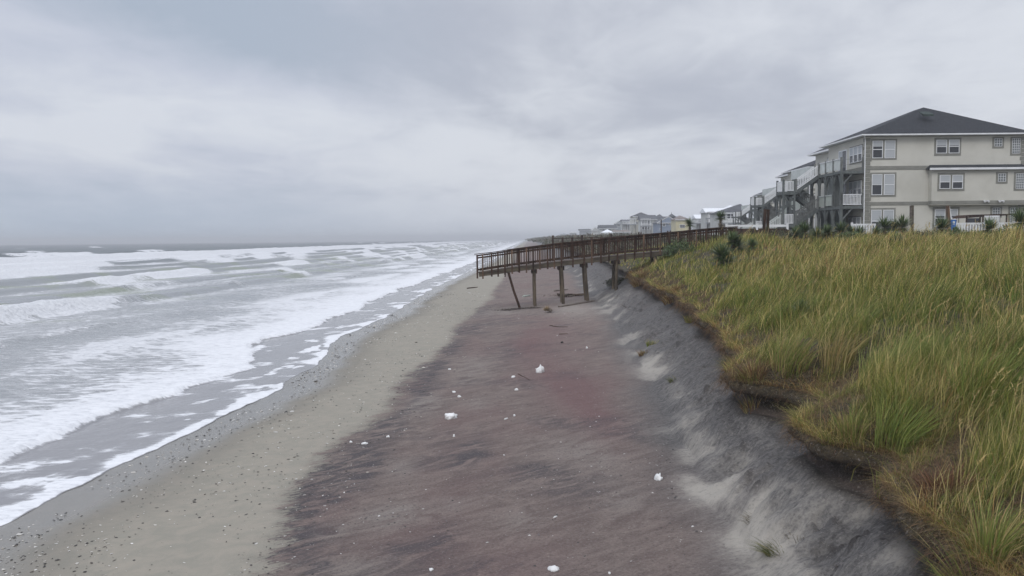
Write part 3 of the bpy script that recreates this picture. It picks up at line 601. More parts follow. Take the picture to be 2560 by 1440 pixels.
        if L_ < 4:
            b = MB().box(X0+.17, -.27, .04, .12, L_+.93, L_+1.0).box(X0+.17, -.27, .04, .12, L_+.06, L_+.13)
            for i in range(13): xx = X0+.26+i*.125; b.box(xx, xx+.05, .05, .11, L_+.131, L_+.929)
            P(b, 'end_railing', M_WHITE, dkk)
            P(MB().box(X0+.2, X0+.9, 2.0, 3.3, L_-.04, L_+2.6), 'storage_closet', M_GRAY, dkk)
        else:
            P(MB().box(X0+.17, -.27, .07, .09, L_+.95, L_+.98).box(X0+.17, -.27, .07, .09, L_+.5, L_+.515), 'end_railing', M_RPOST, dkk)
        for i, y in enumerate([0, 1.72, 3.42, 5.0, 6.9, 9.5, 12.4]):
            P(MB().box(X0-.01, X0+.21, y, y+.22, L_-3.1-.3*(L_ < 4), L_-.302), 'post', M_GRAY)
            for s in (-1, 1):
                if i == 0 and s < 0: continue
                P(MB().bar((X0+.1, y+.11+s*.08, L_-1.25), (X0+.1, y+.11+s*.62, L_-.33), .11, .11), 'brace', M_GRAY)
            if i == 0: P(MB().bar((X0+.2, .1, L_-1.25), (X0+1.0, .1, L_-.33), .11, .11), 'brace', M_GRAY)
    P(MB().box(X0+.9, -.2, 5.2, 6.7, -.3, 2.78), 'ground_enclosure', M_DARKG); P(MB().box(X0+1.1, X0+1.2, 1.9, 4.9, -.3, 2.78), 'lattice_screen', M_DARKG)
    # stair tower
    xl0, xl1, y0, ym, y1 = -5.55, -4.35, 5.0, 5.95, 6.85
    def flight(a, b, ya, yb, wht):
        st_ = MB(); n = 9
        for yy in (ya+.03, yb-.03): st_.bar((a[0], yy, a[1]-.16), (b[0], yy, b[1]-.16), .05, .28)
        for i in range(n):
            f = (i+.5)/n; cx_ = a[0]+(b[0]-a[0])*f; cz_ = a[1]+(b[1]-a[1])*f; hw = abs(b[0]-a[0])/n*.55; st_.box(cx_-hw, cx_+hw, ya+.06, yb-.06, cz_-.06, cz_-.02)
        s = P(st_, 'stair_flight', M_GRAY)
        for yy in (ya, yb-.05):
            r = MB()
            for dz_r in (.92, .12): r.bar((a[0], yy+.02, a[1]+dz_r), (b[0], yy+.02, b[1]+dz_r), .05, .09)
            for i in range(1, 14): f = i/14; cx_ = a[0]+(b[0]-a[0])*f; cz_ = a[1]+(b[1]-a[1])*f; r.box(cx_-.04, cx_+.04, yy, yy+.035, cz_+.12, cz_+.92)
            P(r, 'stair_railing', wht, s)
            for f in (.03, .97): cx_ = a[0]+(b[0]-a[0])*f; cz_ = a[1]+(b[1]-a[1])*f; P(MB().box(cx_-.07, cx_+.07, yy-.06, yy+.05, cz_-.1, cz_+1.15), 'newel', M_RPOST, s)
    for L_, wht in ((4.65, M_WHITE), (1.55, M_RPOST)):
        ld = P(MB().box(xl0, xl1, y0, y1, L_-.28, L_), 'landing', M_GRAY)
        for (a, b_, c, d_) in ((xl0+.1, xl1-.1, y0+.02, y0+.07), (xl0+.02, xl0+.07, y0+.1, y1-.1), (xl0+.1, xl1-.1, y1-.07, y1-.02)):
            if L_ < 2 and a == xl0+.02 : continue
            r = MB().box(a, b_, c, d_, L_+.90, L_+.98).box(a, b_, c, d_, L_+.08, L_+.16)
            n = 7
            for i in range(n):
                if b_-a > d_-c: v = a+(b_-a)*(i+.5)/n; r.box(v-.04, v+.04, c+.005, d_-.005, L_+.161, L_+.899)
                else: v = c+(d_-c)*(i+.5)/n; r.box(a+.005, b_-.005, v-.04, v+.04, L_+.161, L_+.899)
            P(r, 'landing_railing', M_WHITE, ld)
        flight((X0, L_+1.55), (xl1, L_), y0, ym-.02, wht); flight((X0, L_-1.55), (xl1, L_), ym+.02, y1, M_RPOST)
    flight((xl0, 1.55), (xl0-2.3, 0), y0, ym, M_PANEL)
    for xx in (xl0, xl1-.16):
        for yy in (y0-.02, y1-.14): P(MB().box(xx, xx+.17, yy, yy+.17, -.5, 5.8), 'post', M_GRAY)
    b = MB()
    for (za_, zb_) in ((2.9, 4.3), (.1, 1.2)):
        for p_, q_ in (((xl0+.1, y0+.06, za_), (xl1-.1, y0+.06, zb_)), ((xl0+.1, y0+.01, zb_), (xl1-.1, y0+.01, za_)), ((xl0+.06, y0+.1, za_), (xl0+.06, y1-.1, zb_)), ((xl0+.06, y0+.1, za_-.05), (xl0+.06, y1-.1, za_-.05))):
            P(MB().bar(p_, q_, .05, .12), 'brace', M_GRAY)
    P(MB().box(xl0+.1, xl1-.1, y0+.1, y0+.16, 3.25, 3.4), 'brace', M_GRAY)
    return h
bh = big_house('nearest cream stucco house with charcoal hip roof and grey seaward decks'); bh.location = HO
for k, (dx_, dy_, lb) in enumerate(((7.0, 31.5, 'second cream house, mostly hidden behind the nearest house and its stair tower'), (21.0, 90.0, 'third cream house, furthest of the row, its stairs showing left of the second tower'))):
    c = copy_tree(bh); c.location = (HO[0]+dx_, HO[1]+dy_, HO[2]); c['label'] = lb

# ------------------------------------------------------------------ houses further down the beach
def fmat(n, c, **k): return pmat(n, c, .85, .12, .5, **k)
M_BLUE = fmat('blue_siding', (.20, .245, .33)); M_YEL = fmat('yellow_siding', (.58, .53, .33)); M_CRM = fmat('pale_siding', (.50, .51, .49)); M_GRY = fmat('grey_siding', (.27, .29, .31))
M_BRN = fmat('brown_siding', (.20, .165, .15)); M_LTY = fmat('straw_siding', (.47, .455, .37)); M_RGRY = pmat('grey_shingle', (.085, .088, .098), .9, .3, .8); M_RDK = pmat('dark_shingle', (.055, .056, .062), .9, .3, .8)
M_METAL = pmat('white_metal_roof', (.80, .82, .85), .4, .06, .5, stretch=(6, .2, .2)); M_BAND = pmat('hazy_wall', (.34, .35, .36), .9)
GZ = 2.9
def far_house(name, label, d, x0, x1, eave, ridge, roof, wm, rm, depth=10, wins=(), decks=(), ridge_px=None, cat='house', base=None, extra=None):
    o = at((x0+x1)/2, eave, d); ox, oy, oz = o.x, d, GZ
    h = empty(name, (ox, oy, oz), label, cat)
    X = lambda px: at(px, eave, d).x-ox
    Z = lambda py, px=(x0+x1)/2: at(px, py, d).z-oz
    a, b, ze, zr = X(x0), X(x1), Z(eave), Z(ridge); zb_ = base if base is not None else -1.0
    MB().box(a, b, 0, depth, zb_, ze).build('wall', wm, h)
    e = .35*(d/350)+.25; rx = X(ridge_px) if ridge_px else (a+b)/2
    mb = MB(); th = .18
    if roof == 'gable_front':
        mb.add([(a-e, -e, ze), (rx, -e, zr), (b+e, -e, ze), (a-e, depth+e, ze), (rx, depth+e, zr), (b+e, depth+e, ze)], [(0, 2, 5, 3), (0, 3, 4, 1), (1, 4, 5, 2), (3, 5, 4), (0, 1, 2)])
        r = mb.build('roof', rm, h)
        MB().add([(a, -e*.4-.02, ze), (rx, -e*.4-.02, zr-.25), (b, -e*.4-.02, ze), (a, -e-.05, ze), (rx, -e-.05, zr-.25), (b, -e-.05, ze)], [(3, 5, 4), (0, 1, 2), (0, 3, 4, 1), (1, 4, 5, 2), (0, 2, 5, 3)]).build('gable', wm, h)
        tr = MB()
        for sx in (a-e, b+e): tr.bar((sx, -e-.09, ze), (rx, -e-.09, zr), .06, .28)
        tr.build('gable_trim', M_WHITE, r)
    elif roof == 'gable_side':
        m_ = depth/2
        r = mb.add([(a-e, -e, ze), (a-e, m_, zr), (a-e, depth+e, ze), (b+e, -e, ze), (b+e, m_, zr), (b+e, depth+e, ze)], [(0, 2, 5, 3), (0, 3, 4, 1), (1, 4, 5, 2), (0, 1, 2), (3, 5, 4)]).build('roof', rm, h)
    elif roof == 'hip':
        y0 = min(depth*.4, 5)
        r = mb.add([(a-e, -e, ze), (b+e, -e, ze), (b+e, depth+e, ze), (a-e, depth+e, ze), (rx, y0, zr), (rx, max(y0+.3, depth-y0), zr)], [(0, 1, 4), (1, 2, 5, 4), (2, 3, 5), (3, 0, 4, 5), (3, 2, 1, 0)]).build('roof', rm, h)
    else:
        r = mb.box(a-e, b+e, -e, depth+e, ze, max(zr, ze+.3)).build('roof', rm, h)
    MB().box(a-e-.02, b+e+.02, -e-.06, -e-.001, ze-.22, ze+.04).build('fascia', M_WHITE, r)
    for (wx0, wz0, wx1, wz1) in wins:
        f = .12*d/300
        fr = MB().box(X(wx0)-f, X(wx1)+f, -.08, -.002, Z(wz1)-f, Z(wz0)+f).build('window', M_WHITE, h)
        g = MB(); ww = X(wx1)-X(wx0); n = max(1, round(ww/1.1))
        for i in range(n): c0 = X(wx0)+ww*i/n; g.box(c0+.03*(i > 0), c0+ww/n-.03, -.1, -.081, Z(wz1), (Z(wz1)+Z(wz0))/2-.04).box(c0+.03*(i > 0), c0+ww/n-.03, -.1, -.081, (Z(wz1)+Z(wz0))/2+.04, Z(wz0))
        g.build('pane', M_GLASS, fr)
    for (dx0, dx1, pz, rl) in decks:
        a_, b_, z_ = X(dx0), X(dx1), Z(pz); dd = 2.6
        dk_ = MB().box(a_, b_, -dd, -.1, z_-.35, z_).build('deck', M_GRY, h)
        if rl:
            rr = MB().box(a_, b_, -dd, -dd+.1, z_+.95, z_+1.08).box(a_, b_, -dd, -dd+.1, z_+.1, z_+.2)
            n = max(3, int((b_-a_)/.35))
            for i in range(n+1): v = a_+(b_-a_-.12)*i/n; rr.box(v, v+.12, -dd+.01, -dd+.09, z_+.201, z_+.949)
            rr.build('railing', M_WHITE, dk_)
        n = max(2, int((b_-a_)/3))
        for i in range(n+1): v = a_+(b_-a_-.25)*i/n; MB().box(v, v+.25, -dd+.15, -dd+.4, zb_-2, z_-.352).build('piling', M_WOOD, h)
    if extra: extra(h, X, Z)
    return h
def porch(x0, x1, ztop, zbot, n, mm=None):
    def f(h, X, Z):
        for i in range(n): v = X(x0)+(X(x1)-X(x0)-.3)*i/(n-1); MB().box(v, v+.3, -2.5, -2.2, Z(zbot), Z(ztop)).build('porch_column', mm or M_WHITE, h)
        MB().box(X(x0)-.2, X(x1)+.2, -2.8, -.3, Z(ztop), Z(ztop)+.35).build('porch_beam', M_WHITE, h)
    return f
far_house('metal_roof_house', 'white house with bright white metal roof, left of the grey hip roof house', 260, 1767, 1850, 531, 519, 'gable_side', M_CRM, M_METAL, 8,
          [(1774, 535, 1780, 545), (1790, 535, 1800, 545), (1774, 549, 1800, 553)], [(1764, 1812, 556, 1), (1764, 1812, 545, 1)], extra=porch(1767, 1806, 532, 556, 5))
far_house('metal_roof_house', 'tall white hip roof block rising behind the white metal roof house', 275, 1808, 1866, 531, 511.5, 'hip', M_CRM, M_METAL, 12, ridge_px=1836)
far_house('grey_roof_house', 'low cream house with dark grey hip roof left of the distant stair tower', 200, 1805, 1864, 532, 508, 'hip', M_CRM, M_RGRY, 12,
          [(1818, 535, 1826, 547), (1828, 535, 1835, 547), (1808, 536, 1813, 546), (1842, 536, 1860, 546)], [(1796, 1864, 557, 1)], ridge_px=1866)
far_house('cottage', 'small white cottage with pale roof and glazed porch, right of the tall ragged yucca', 290, 1742, 1768, 546, 536, 'gable_side', M_CRM, M_METAL, 7, [(1746, 548, 1752, 555), (1755, 548, 1764, 555)], [(1722, 1770, 557, 1)])
far_house('yellow_house', 'yellow house with brown hip roof beside the blue gabled house', 330, 1690, 1722, 549, 538, 'hip', M_YEL, M_BRN, 10, [(1700, 562, 1712, 569)], ridge_px=1705)
def spire(h, X, Z):
    c = X(1682); MB().add([(c-2.0, 1, Z(542)), (c+2.0, 1, Z(542)), (c+2.0, 5, Z(542)), (c-2.0, 5, Z(542)), (c, 3, Z(533.5))], [(0, 1, 4), (1, 2, 4), (2, 3, 4), (3, 0, 4), (3, 2, 1, 0)]).build('turret_roof', M_RDK, h)
    MB().tube([(c, 3, Z(535)), (c, 3, Z(529))], [.15, .05], 6).build('finial', M_RDK, h)
far_house('turret_house', 'dark roofed house with a spired turret behind the blue gable', 385, 1666, 1700, 549, 540.5, 'gable_side', M_YEL, M_RDK, 10, extra=spire)
far_house('blue_house', 'blue gabled house with white trim and square bay window', 350, 1645, 1697, 557, 541.5, 'gable_front', M_BLUE, M_RGRY, 12, [(1656.5, 559, 1663.5, 565), (1673, 558.5, 1675.5, 562.5), (1682, 557.5, 1685, 564.5), (1684, 571, 1686, 575), (1650, 571, 1653, 575)], ridge_px=1671)
far_house('grey_house', 'grey roofed house between the glazed gable house and the blue house', 400, 1632, 1668, 552, 535, 'hip', M_BRN, M_RGRY, 10, ridge_px=1653)
far_house('glazed_house', 'white house with tall glazed seaward front and grey gable roof', 390, 1603, 1640, 549, 537, 'gable_side', M_CRM, M_RGRY, 9, [(1604, 553, 1608, 561), (1609.5, 553, 1613, 561), (1617, 552, 1624, 561), (1604, 567, 1622, 573)], [(1600, 1626, 564, 1)], extra=porch(1602, 1624, 549, 575, 4))
far_house('tall_house', 'tall straw coloured house with grey hip roof and white seaward balconies', 430, 1584, 1626, 541, 530, 'hip', M_LTY, M_RDK, 12, [(1589, 543, 1591.5, 546), (1591, 555, 1594, 560)], [(1569, 1588, 560, 1)], ridge_px=1606, extra=porch(1573, 1588, 548, 560, 4))
far_house('white_house', 'small white house with grey roof left of the tall straw house', 480, 1557, 1574, 553, 548.5, 'gable_side', M_CRM, M_RGRY, 9, [(1560, 555, 1564, 558), (1566, 555, 1571, 558)], [(1555, 1574, 560, 1)])
far_house('arched_house', 'grey house with a pale gable, right of the long dark roof', 540, 1540, 1556, 559, 552, 'gable_front', M_GRY, M_CRM, 10, [(1543, 561, 1550, 566)])
far_house('long_house', 'long low house with dark roof behind the white gazebo', 520, 1500, 1541, 571, 562, 'gable_side', M_CRM, M_RDK, 10, [(1506, 573, 1512, 577), (1520, 573, 1527, 577)])
far_house('low_house', 'low dark roofed house with pale wall right of the gazebo', 300, 1537, 1572, 580, 575, 'gable_side', M_CRM, M_BRN, 8)
far_house('gable_house', 'hazy white house with end gable left of the gazebo', 640, 1480, 1496, 576, 568.5, 'gable_front', M_CRM, M_CRM, 10)
far_house('flat_house', 'hazy grey flat roofed house left of the hazy white gable', 720, 1451, 1482, 576, 572.5, 'flat', M_GRY, M_RGRY, 10)
far_house('hazy_house', 'faint pale house left of the hazy flat roofed house', 850, 1426, 1441, 582, 578.5, 'hip', M_CRM, M_CRM, 10)
far_house('hazy_house', 'faintest house, small and furthest along the beach', 1150, 1400, 1420, 586, 583, 'hip', M_GRY, M_GRY, 12)
# gazebo
gd = 230; gp = at(1518, 590, gd); gz = empty('gazebo', (gp.x, gd, gp.z-2), 'white roofed open gazebo on the far dune', 'gazebo'); q = at(1533, 582, gd).x-gp.x; ze = at(1518, 581.5, gd).z-gp.z+2; zr = at(1518, 573, gd).z-gp.z+2
MB().add([(-q, -q, ze), (q, -q, ze), (q, q, ze), (-q, q, ze), (0, 0, zr)], [(0, 1, 4), (1, 2, 4), (2, 3, 4), (3, 0, 4), (3, 2, 1, 0)]).build('roof', M_METAL, gz)
for sx in (-1, 1):
    for sy in (-1, 1): MB().box(sx*(q-.35)-.12, sx*(q-.35)+.12, sy*(q-.35)-.12, sy*(q-.35)+.12, 0, ze-.002).build('post', M_WHITE, gz)
MB().box(-q+.1, q-.1, -q+.1, q-.1, .2, .5).build('deck', M_GRY, gz)

# ------------------------------------------------------------------ fences, posts, yard things beside the near house
def on(px, py, d): return at(px, py, d)
def rail_fence(px0, px1, py0, py1, d, label):
    a = at(px0, py0, d); b = at(px1, py1, d); o = (a.x, d, a.z-1.2); f = empty('vinyl_fence', o, label, 'fence')
    MB().bar((a.x, d, a.z), (b.x, d, b.z), .06, .17).build('rail', M_WHITE, f, o); MB().bar((a.x, d, a.z-.62), (b.x, d, b.z-.62), .06, .85).build('dark_strip', M_WOOD, f, o)  # white rail with a dark strip filling the line beneath it
    n = max(2, int((b.x-a.x)/2.4))
    for i in range(n+1):
        p = a.lerp(b, i/n); MB().box(p.x-.07, p.x+.07, d-.1, d+.04, p.z-.3, p.z+.14).box(p.x-.09, p.x+.09, d-.12, d+.06, p.z+.141, p.z+.18).build('post', M_WHITE, f, o)
rail_fence(1816, 1968, 565, 564, 58, 'white rail fence on the dune crest in front of the stair towers')
def picket(px0, px1, py, d, label, h=1.1):
    a = at(px0, py, d); b = at(px1, py-.009*(px1-px0), d); o = (a.x, d, a.z-h); f = empty('picket_fence', o, label, 'fence')
    MB().box(a.x, b.x, d, d+.05, a.z-.13, a.z).box(a.x, b.x, d, d+.05, a.z-h+.1, a.z-h+.2).build('rail', M_WHITE, f, o)
    s = MB(); x = a.x+.02
    while x < b.x-.1: s.box(x, x+.13, d+.01, d+.04, a.z-h+.201, a.z-.131); x += .20
    s.build('picket', M_WHITE, f, o)
    x = a.x
    while x < b.x+.1: MB().box(x-.07, x+.07, d-.03, d+.09, a.z-h-.3, a.z+.10).build('post', M_WHITE, f, o); x += 2.35
picket(2388, 2640, 557, 55, 'white picket fence at the right, below the pool screen', 1.15)
picket(2130, 2190, 559.5, 58, 'short white picket fence below the corner windows of the near house', 1.0)
# dark screened shelter with a white railing
d = 60; a = at(2415, 574, d); b = at(2536, 574, d); zt_ = at(2415, 537, d).z; o = (a.x, d, a.z); pg = empty('screen_shelter', o, 'dark screened lean-to shelter behind the white picket fence', 'shelter')
MB().hexa([(a.x-.02, d-.1, zt_-.25), (b.x, d-.1, zt_-.04), (b.x, d+2, zt_-.04), (a.x-.02, d+2, zt_-.25)], [(a.x+.35, d-.1, zt_), (b.x, d-.1, zt_+.05), (b.x, d+2, zt_+.05), (a.x+.35, d+2, zt_)]).build('roof', M_WOOD, pg, o)
c = at(2448, 570, d).x; MB().box(a.x, c, d, d+.03, a.z-.6, zt_-.26).build('dark_screen', M_GLASS, pg, o)
for p in (2415, 2449, 2456, 2497, 2515): xx = at(p, 570, d).x; MB().box(xx-.05, xx+.05, d-.06, d-.002, a.z-.6, zt_-.06).build('post', M_WOOD, pg, o)
x0, x1 = at(2458, 570, d).x, at(2496, 570, d).x; rl = MB().box(x0, x1, d-.12, d-.07, zt_-.2, zt_-.08).box(x0, x1, d-.12, d-.07, a.z-.1, a.z)
for i in range(9): v = x0+(x1-x0-.07)*i/8; rl.box(v, v+.07, d-.115, d-.075, a.z+.001, zt_-.201)
rl.build('white_railing', M_WHITE, pg, o)
xx = at(2533, 570, d).x; MB().box(xx-.07, xx+.07, d-.12, d+.02, a.z-.6, zt_-.06).build('white_post', M_WHITE, pg, o)
# loose posts on the crest
def timber(px, pyt, pyb, dpx, d, wd, label, mm, extra=None):
    t_ = at(px+dpx, pyt, d); b_ = at(px, pyb, d); b_.z = min(b_.z, G(b_.x, d)-.1); p = empty('timber_post', b_, label, 'post')
    MB().bar(b_, t_, wd, wd, (0, 1, 0)).build('shaft', mm, p, b_)
    if extra: extra(p, b_, t_)
def twin(p, b_, t_): MB().bar(b_+Vector((.24, .05, 0)), t_+Vector((.20, .05, -.02)), .13, .13, (0, 1, 0)).build('brace_plank', M_WOOD, p, b_)
timber(1908, 523, 570, 5, 46, .15, 'leaning dark twin timber post on the dune crest', M_WOOD, twin)
def twin2(p, b_, t_): MB().bar(b_.lerp(t_, .45)+Vector((-.12, -.04, 0)), t_+Vector((-.12, -.04, -.02)), .10, .12, (0, 1, 0)).build('brace_plank', M_WOODG, p, b_)
timber(2281, 513.5, 570, 0, 50, .13, 'upright grey timber post in front of the blank cream wall', M_BEAM, twin2)
def twin3(p, b_, t_): MB().bar(b_.lerp(t_, .55)+Vector((.14, -.03, .1)), t_+Vector((.05, -.03, 0)), .07, .09, (0, 1, 0)).build('white_slat', M_WHITE, p, b_)
timber(2376, 514, 572, -7, 50, .16, 'reddish leaning timber post beside the blue bin', M_WOODT, twin3)
timber(1653, 549, 578, 0, 120, .14, 'thin dark pole in front of the blue house', M_WOOD)
M_BLU = pmat('blue_plastic', (.035, .16, .50), .4, .15, 3); d = 53; c = at(2381, 560, d); o = (c.x, d, at(2381, 570, d).z); bn = empty('blue_bin', o, 'bright blue bin with white markings beside the leaning post', 'bin')
zt_ = at(2381, 547, d).z-o[2]; MB().tube([(0, 0, -.3), (0, 0, zt_-.06)], [.20, .23], 14).build('drum', M_BLU, bn)
MB().tube([(0, 0, zt_-.059), (0, 0, zt_)], [.24, .235], 14).build('lid', M_WHITE, bn); MB().box(-.10, .03, -.235, -.222, zt_-.30, zt_-.16).box(-.10, .03, -.235, -.222, zt_-.38, zt_-.34).build('sticker', M_WHITE, bn)
# ------------------------------------------------------------------ vegetation
M_GRASS = attr_mat('grass_blades', 'tint', .6, .28); M_DEAD = attr_mat('dead_straw', 'tint', .8, .1, .1); M_LEAF = attr_mat('stiff_leaves', 'tint', .45, .12, .35)
def blades(base, h, wd, lean, curl, tint, yaw=None, rng=RNG, rootdark=.75):
    """numpy strips: base (N,3), h, wd (N), lean (N,2) sideways reach as a share of h, curl (N) droop -> co, quads, tris, tint"""
    N = len(base); yaw = rng.uniform(0, 2*np.pi, N) if yaw is None else yaw
    sx = np.stack([np.cos(yaw), np.sin(yaw), 0*yaw], -1); co = np.zeros((N, 7, 3)); tt = [0, .38, .74, 1.0]; ww = [1, .85, .5, 0]; k = 0
    for i, (a, wv) in enumerate(zip(tt, ww)):
        c = base.copy(); c[:, :2] += lean*(h*a**1.7)[:, None]; c[:, 2] += h*(a-curl*a**2.4)
        if i < 3: co[:, k] = c-sx*(wd*wv/2)[:, None]; co[:, k+1] = c+sx*(wd*wv/2)[:, None]; k += 2
        else: co[:, k] = c
    b = np.arange(N)[:, None]*7
    q = np.concatenate([b+np.array([[0, 1, 3, 2]]), b+np.array([[2, 3, 5, 4]])]); t_ = b+np.array([[4, 5, 6]])
    tc = np.repeat(tint[:, None], 7, 1)
    return co.reshape(-1, 3), q, t_, tc.reshape(-1, 3)
class Strips:
    def __init__(s): s.c = []; s.q = []; s.t = []; s.k = []; s.n = 0
    def add(s, r): s.c.append(r[0]); s.q.append(r[1]+s.n); s.t.append(r[2]+s.n); s.k.append(r[3]); s.n += len(r[0])
    def build(s, name, m, parent=None, org=(0, 0, 0), loc=None):
        return link(name, np_mesh(name, np.concatenate(s.c)-np.array(org), np.concatenate(s.q), np.concatenate(s.t), True, {'tint': np.concatenate(s.k)}), m, parent, loc)
PAL = np.array([(.190, .212, .044), (.130, .192, .040), (.62, .49, .21), (.36, .20, .080), (.045, .058, .016), (.34, .32, .075)])
def pick(p, rng=RNG):                                               # p (N,6) weights
    p = np.maximum(p, 1e-6); p = p/p.sum(1, keepdims=True); r = rng.random(len(p))[:, None]; i = (p.cumsum(1) < r).sum(1).clip(0, 5)
    return PAL[i]*rng.uniform(.5, 1.4, (len(p), 1))*rng.uniform(.93, 1.07, (len(p), 3))
gr_ = Strips()
def field(ya, yb, dens, wmul=1.0):
    wmax = .82*yb+2; N = int((yb-ya)*(wmax)*dens)
    y = RNG.uniform(ya, yb, N); x = RNG.uniform(2.5, wmax, N); u = x-lip_x(y)
    cl = fbm(x*1.3, y*1.3, 3, 201); big = fbm(x*.28, y*.28, 3, 202)
    lx = x*CR.x; px = x/y
    keep = (u > -.05) & (px < .80) & (RNG.random(N) < np.clip(.42+2.3*cl+.5*big+.2*sst(u, .1, 1.2), .03, 1)*(.45+.55*sst(u, -.03, .22)))
    x, y, u, cl, big = x[keep], y[keep], u[keep], cl[keep], big[keep]; n = len(x); z = ground(x, y); z = np.where(u < .1, lip_z(y)-.03, z)
    d = np.hypot(x, y); h = (.27+.24*sst(u, .0, 1.2)+.16*sst(u, 2, 6))*RNG.uniform(.45, 1.2, n)*(1+1.1*cl+.55*big)*(1+.5*fbm(x*.55, y*.3, 2, 209)*sst(y, 18, 30))*np.interp(y, [4, 8, 14, 22, 34], [.50, .66, .85, .76, .55])
    h = np.clip(h, .08, 1.1); tall = RNG.random(n) < np.where(fbm(x*.45, y*.45, 2, 207) > 0, .05, .015); h = np.where(tall, np.clip(h*1.7, .4, 1.25), h)
    wd = np.maximum(.0045, .00043*d)*RNG.uniform(.7, 1.3, n)*wmul
    edge = 1-sst(u, .0, .7); top = np.exp(-((y-29)/9)**2)*sst(u, 1, 4)*sst(big, -.3, .25)
    gp = sst(fbm(x*.35+9, y*.35, 3, 203), -.05, .3); pat = sst(fbm(x*.9+4, y*.9, 2, 204), .12, .42)
    p = np.stack([1.2+0*u, .6+1.5*gp*(y < 26), .30+.55*top+.25*edge+.6*pat, .10+.9*top+.5*edge+.35*pat, .55+.5*gp, .5+.5*(y > 18)*(1-top)], -1)
    p[tall] = p[tall]*np.array([.3, .1, 3, .6, .02, .6]); col = pick(p)
    lean = np.stack([.24+.30*RNG.standard_normal(n)+.45*pn(x*.7, y*.7, 205), -.02+.30*RNG.standard_normal(n)+.35*pn(x*.7, y*.7, 206)], -1)*np.where(tall, .7, 1.)[:, None]
    curl = np.clip(RNG.uniform(.0, .35, n)+.2*edge, 0, .6)
    gr_.add(blades(np.stack([x, y, z-.02], -1), h, np.where(tall, wd*1.15, wd), lean, curl, col))
    return n
nb = [field(3.8, 7, 5200, .72), field(7, 11, 4000, .72), field(11, 16, 2300, .8), field(16, 23, 1100, .9), field(23, 33, 440), field(33, 47, 240), field(47, 70, 60, 1.3)]
# sea oats: tall bent stems with a drooping seed head
N = 1500; y = 5.5*np.exp(RNG.random(N)*math.log(44/5.5)); u = .3+(y*.75)*RNG.random(N); x = lip_x(y)+u; k = (x/y < .8) & (RNG.random(N) < np.clip(.3+1.6*fbm(x*.4, y*.4, 2, 221)+.5*sst(x/y, .35, .65), .03, 1)); x, y, u = x[k], y[k], u[k]; n = len(x)
z = ground(x, y); d = np.hypot(x, y); h = RNG.uniform(.55, 1.05, n)*np.interp(y, [5, 12], [.75, 1]); lean = np.stack([.30+.22*RNG.standard_normal(n), .22*RNG.standard_normal(n)], -1)
col = np.array([(.52, .42, .19)])*RNG.uniform(.6, 1.3, (n, 1)); cu = RNG.uniform(.02, .18, n)
gr_.add(blades(np.stack([x, y, z], -1), h, np.maximum(.006, .00055*d), lean, cu, col))
for j in range(9):
    a = .80+.025*j; p = np.stack([x+lean[:, 0]*h*a**1.7, y+lean[:, 1]*h*a**1.7, z+h*(a-cu*a**2.4)], -1)
    gr_.add(blades(p, RNG.uniform(.05, .10, n), np.maximum(.009, .0007*d), np.stack([.6+.5*RNG.standard_normal(n), .5*RNG.standard_normal(n)], -1), RNG.uniform(.4, 1.2, n), col*np.array([(.85, .8, .75)])))
# ragged bunches leaning out over the broken edge
for i in range(150):
    y0 = 4.2*math.exp(RNG.random()*math.log(46/4.2)); n = 70; y = y0+.16*RNG.standard_normal(n); x = lip_x(y)+np.abs(.14*RNG.standard_normal(n))-.04; d = np.hypot(x, y)
    pal = np.array([PAL[j] for j in ((0, 1, 5), (2, 3, 0), (0, 5, 2), (3, 2, 3))[i % 4]]); hh = RNG.uniform(.15, .42)
    gr_.add(blades(np.stack([x, y, lip_z(y)-.03], -1), hh*RNG.uniform(.5, 1.2, n), np.maximum(.004, .0004*d), np.stack([-.35+.45*RNG.standard_normal(n), .4*RNG.standard_normal(n)], -1), RNG.uniform(.1, .9, n), pal[RNG.integers(0, 3, n)]*RNG.uniform(.5, 1.35, (n, 1))))
# matted dead straw lying between the blades, thickest along the broken edge
def mat_(ya, yb, dens):
    N = int((yb-ya)*5*dens); y = RNG.uniform(ya, yb, N); u = -.06+1.1*RNG.random(N)**1.5; x = lip_x(y)+u; n = N
    z = np.where(u < .1, lip_z(y)-.01, ground(x, y)); d = np.hypot(x, y)
    h = RNG.uniform(.05, .2, n); lean = RNG.standard_normal((n, 2))*1.5
    col = np.array([(.25, .165, .085)])*RNG.uniform(.25, 1.25, (n, 1))*RNG.uniform(.92, 1.08, (n, 3))
    gr_.add(blades(np.stack([x, y, z], -1), h, np.maximum(.004, .00045*d), lean, RNG.uniform(.5, 1.0, n), col))
mat_(4, 9, 520); mat_(9, 16, 330); mat_(16, 45, 110)
tag(gr_.build('dune_grass', M_GRASS), 'windblown olive and straw coloured grass covering the dune', kind='stuff')
# torn roots and thatch hanging from the lip
rs = Strips(); N = 15000; y = 3.6*np.exp(RNG.random(N)*math.log(46/3.6)); d = y
bunch = np.clip(.5+1.2*fbm(y*1.1, 7.7, 3, 211), .05, 1.3); x = lip_x(y)+RNG.uniform(-.14, .10, N); z = lip_z(y)+RNG.uniform(-.22, .0, N); h = RNG.uniform(.05, .24, N)*bunch*(1+y/60)
lean = np.stack([-.75+.55*RNG.standard_normal(N), .6*RNG.standard_normal(N)], -1); col = np.array([(.16, .105, .062)])*RNG.uniform(.25, 1.7, (N, 1))*RNG.uniform(.9, 1.1, (N, 3))
rs.add(blades(np.stack([x, y, z], -1), h, np.maximum(.004, .00042*d)*RNG.uniform(.6, 1.6, N), lean, RNG.uniform(1.0, 2.3, N), col))
tag(rs.build('hanging_roots', M_DEAD), 'torn brown roots and thatch hanging from the dune edge', kind='stuff')

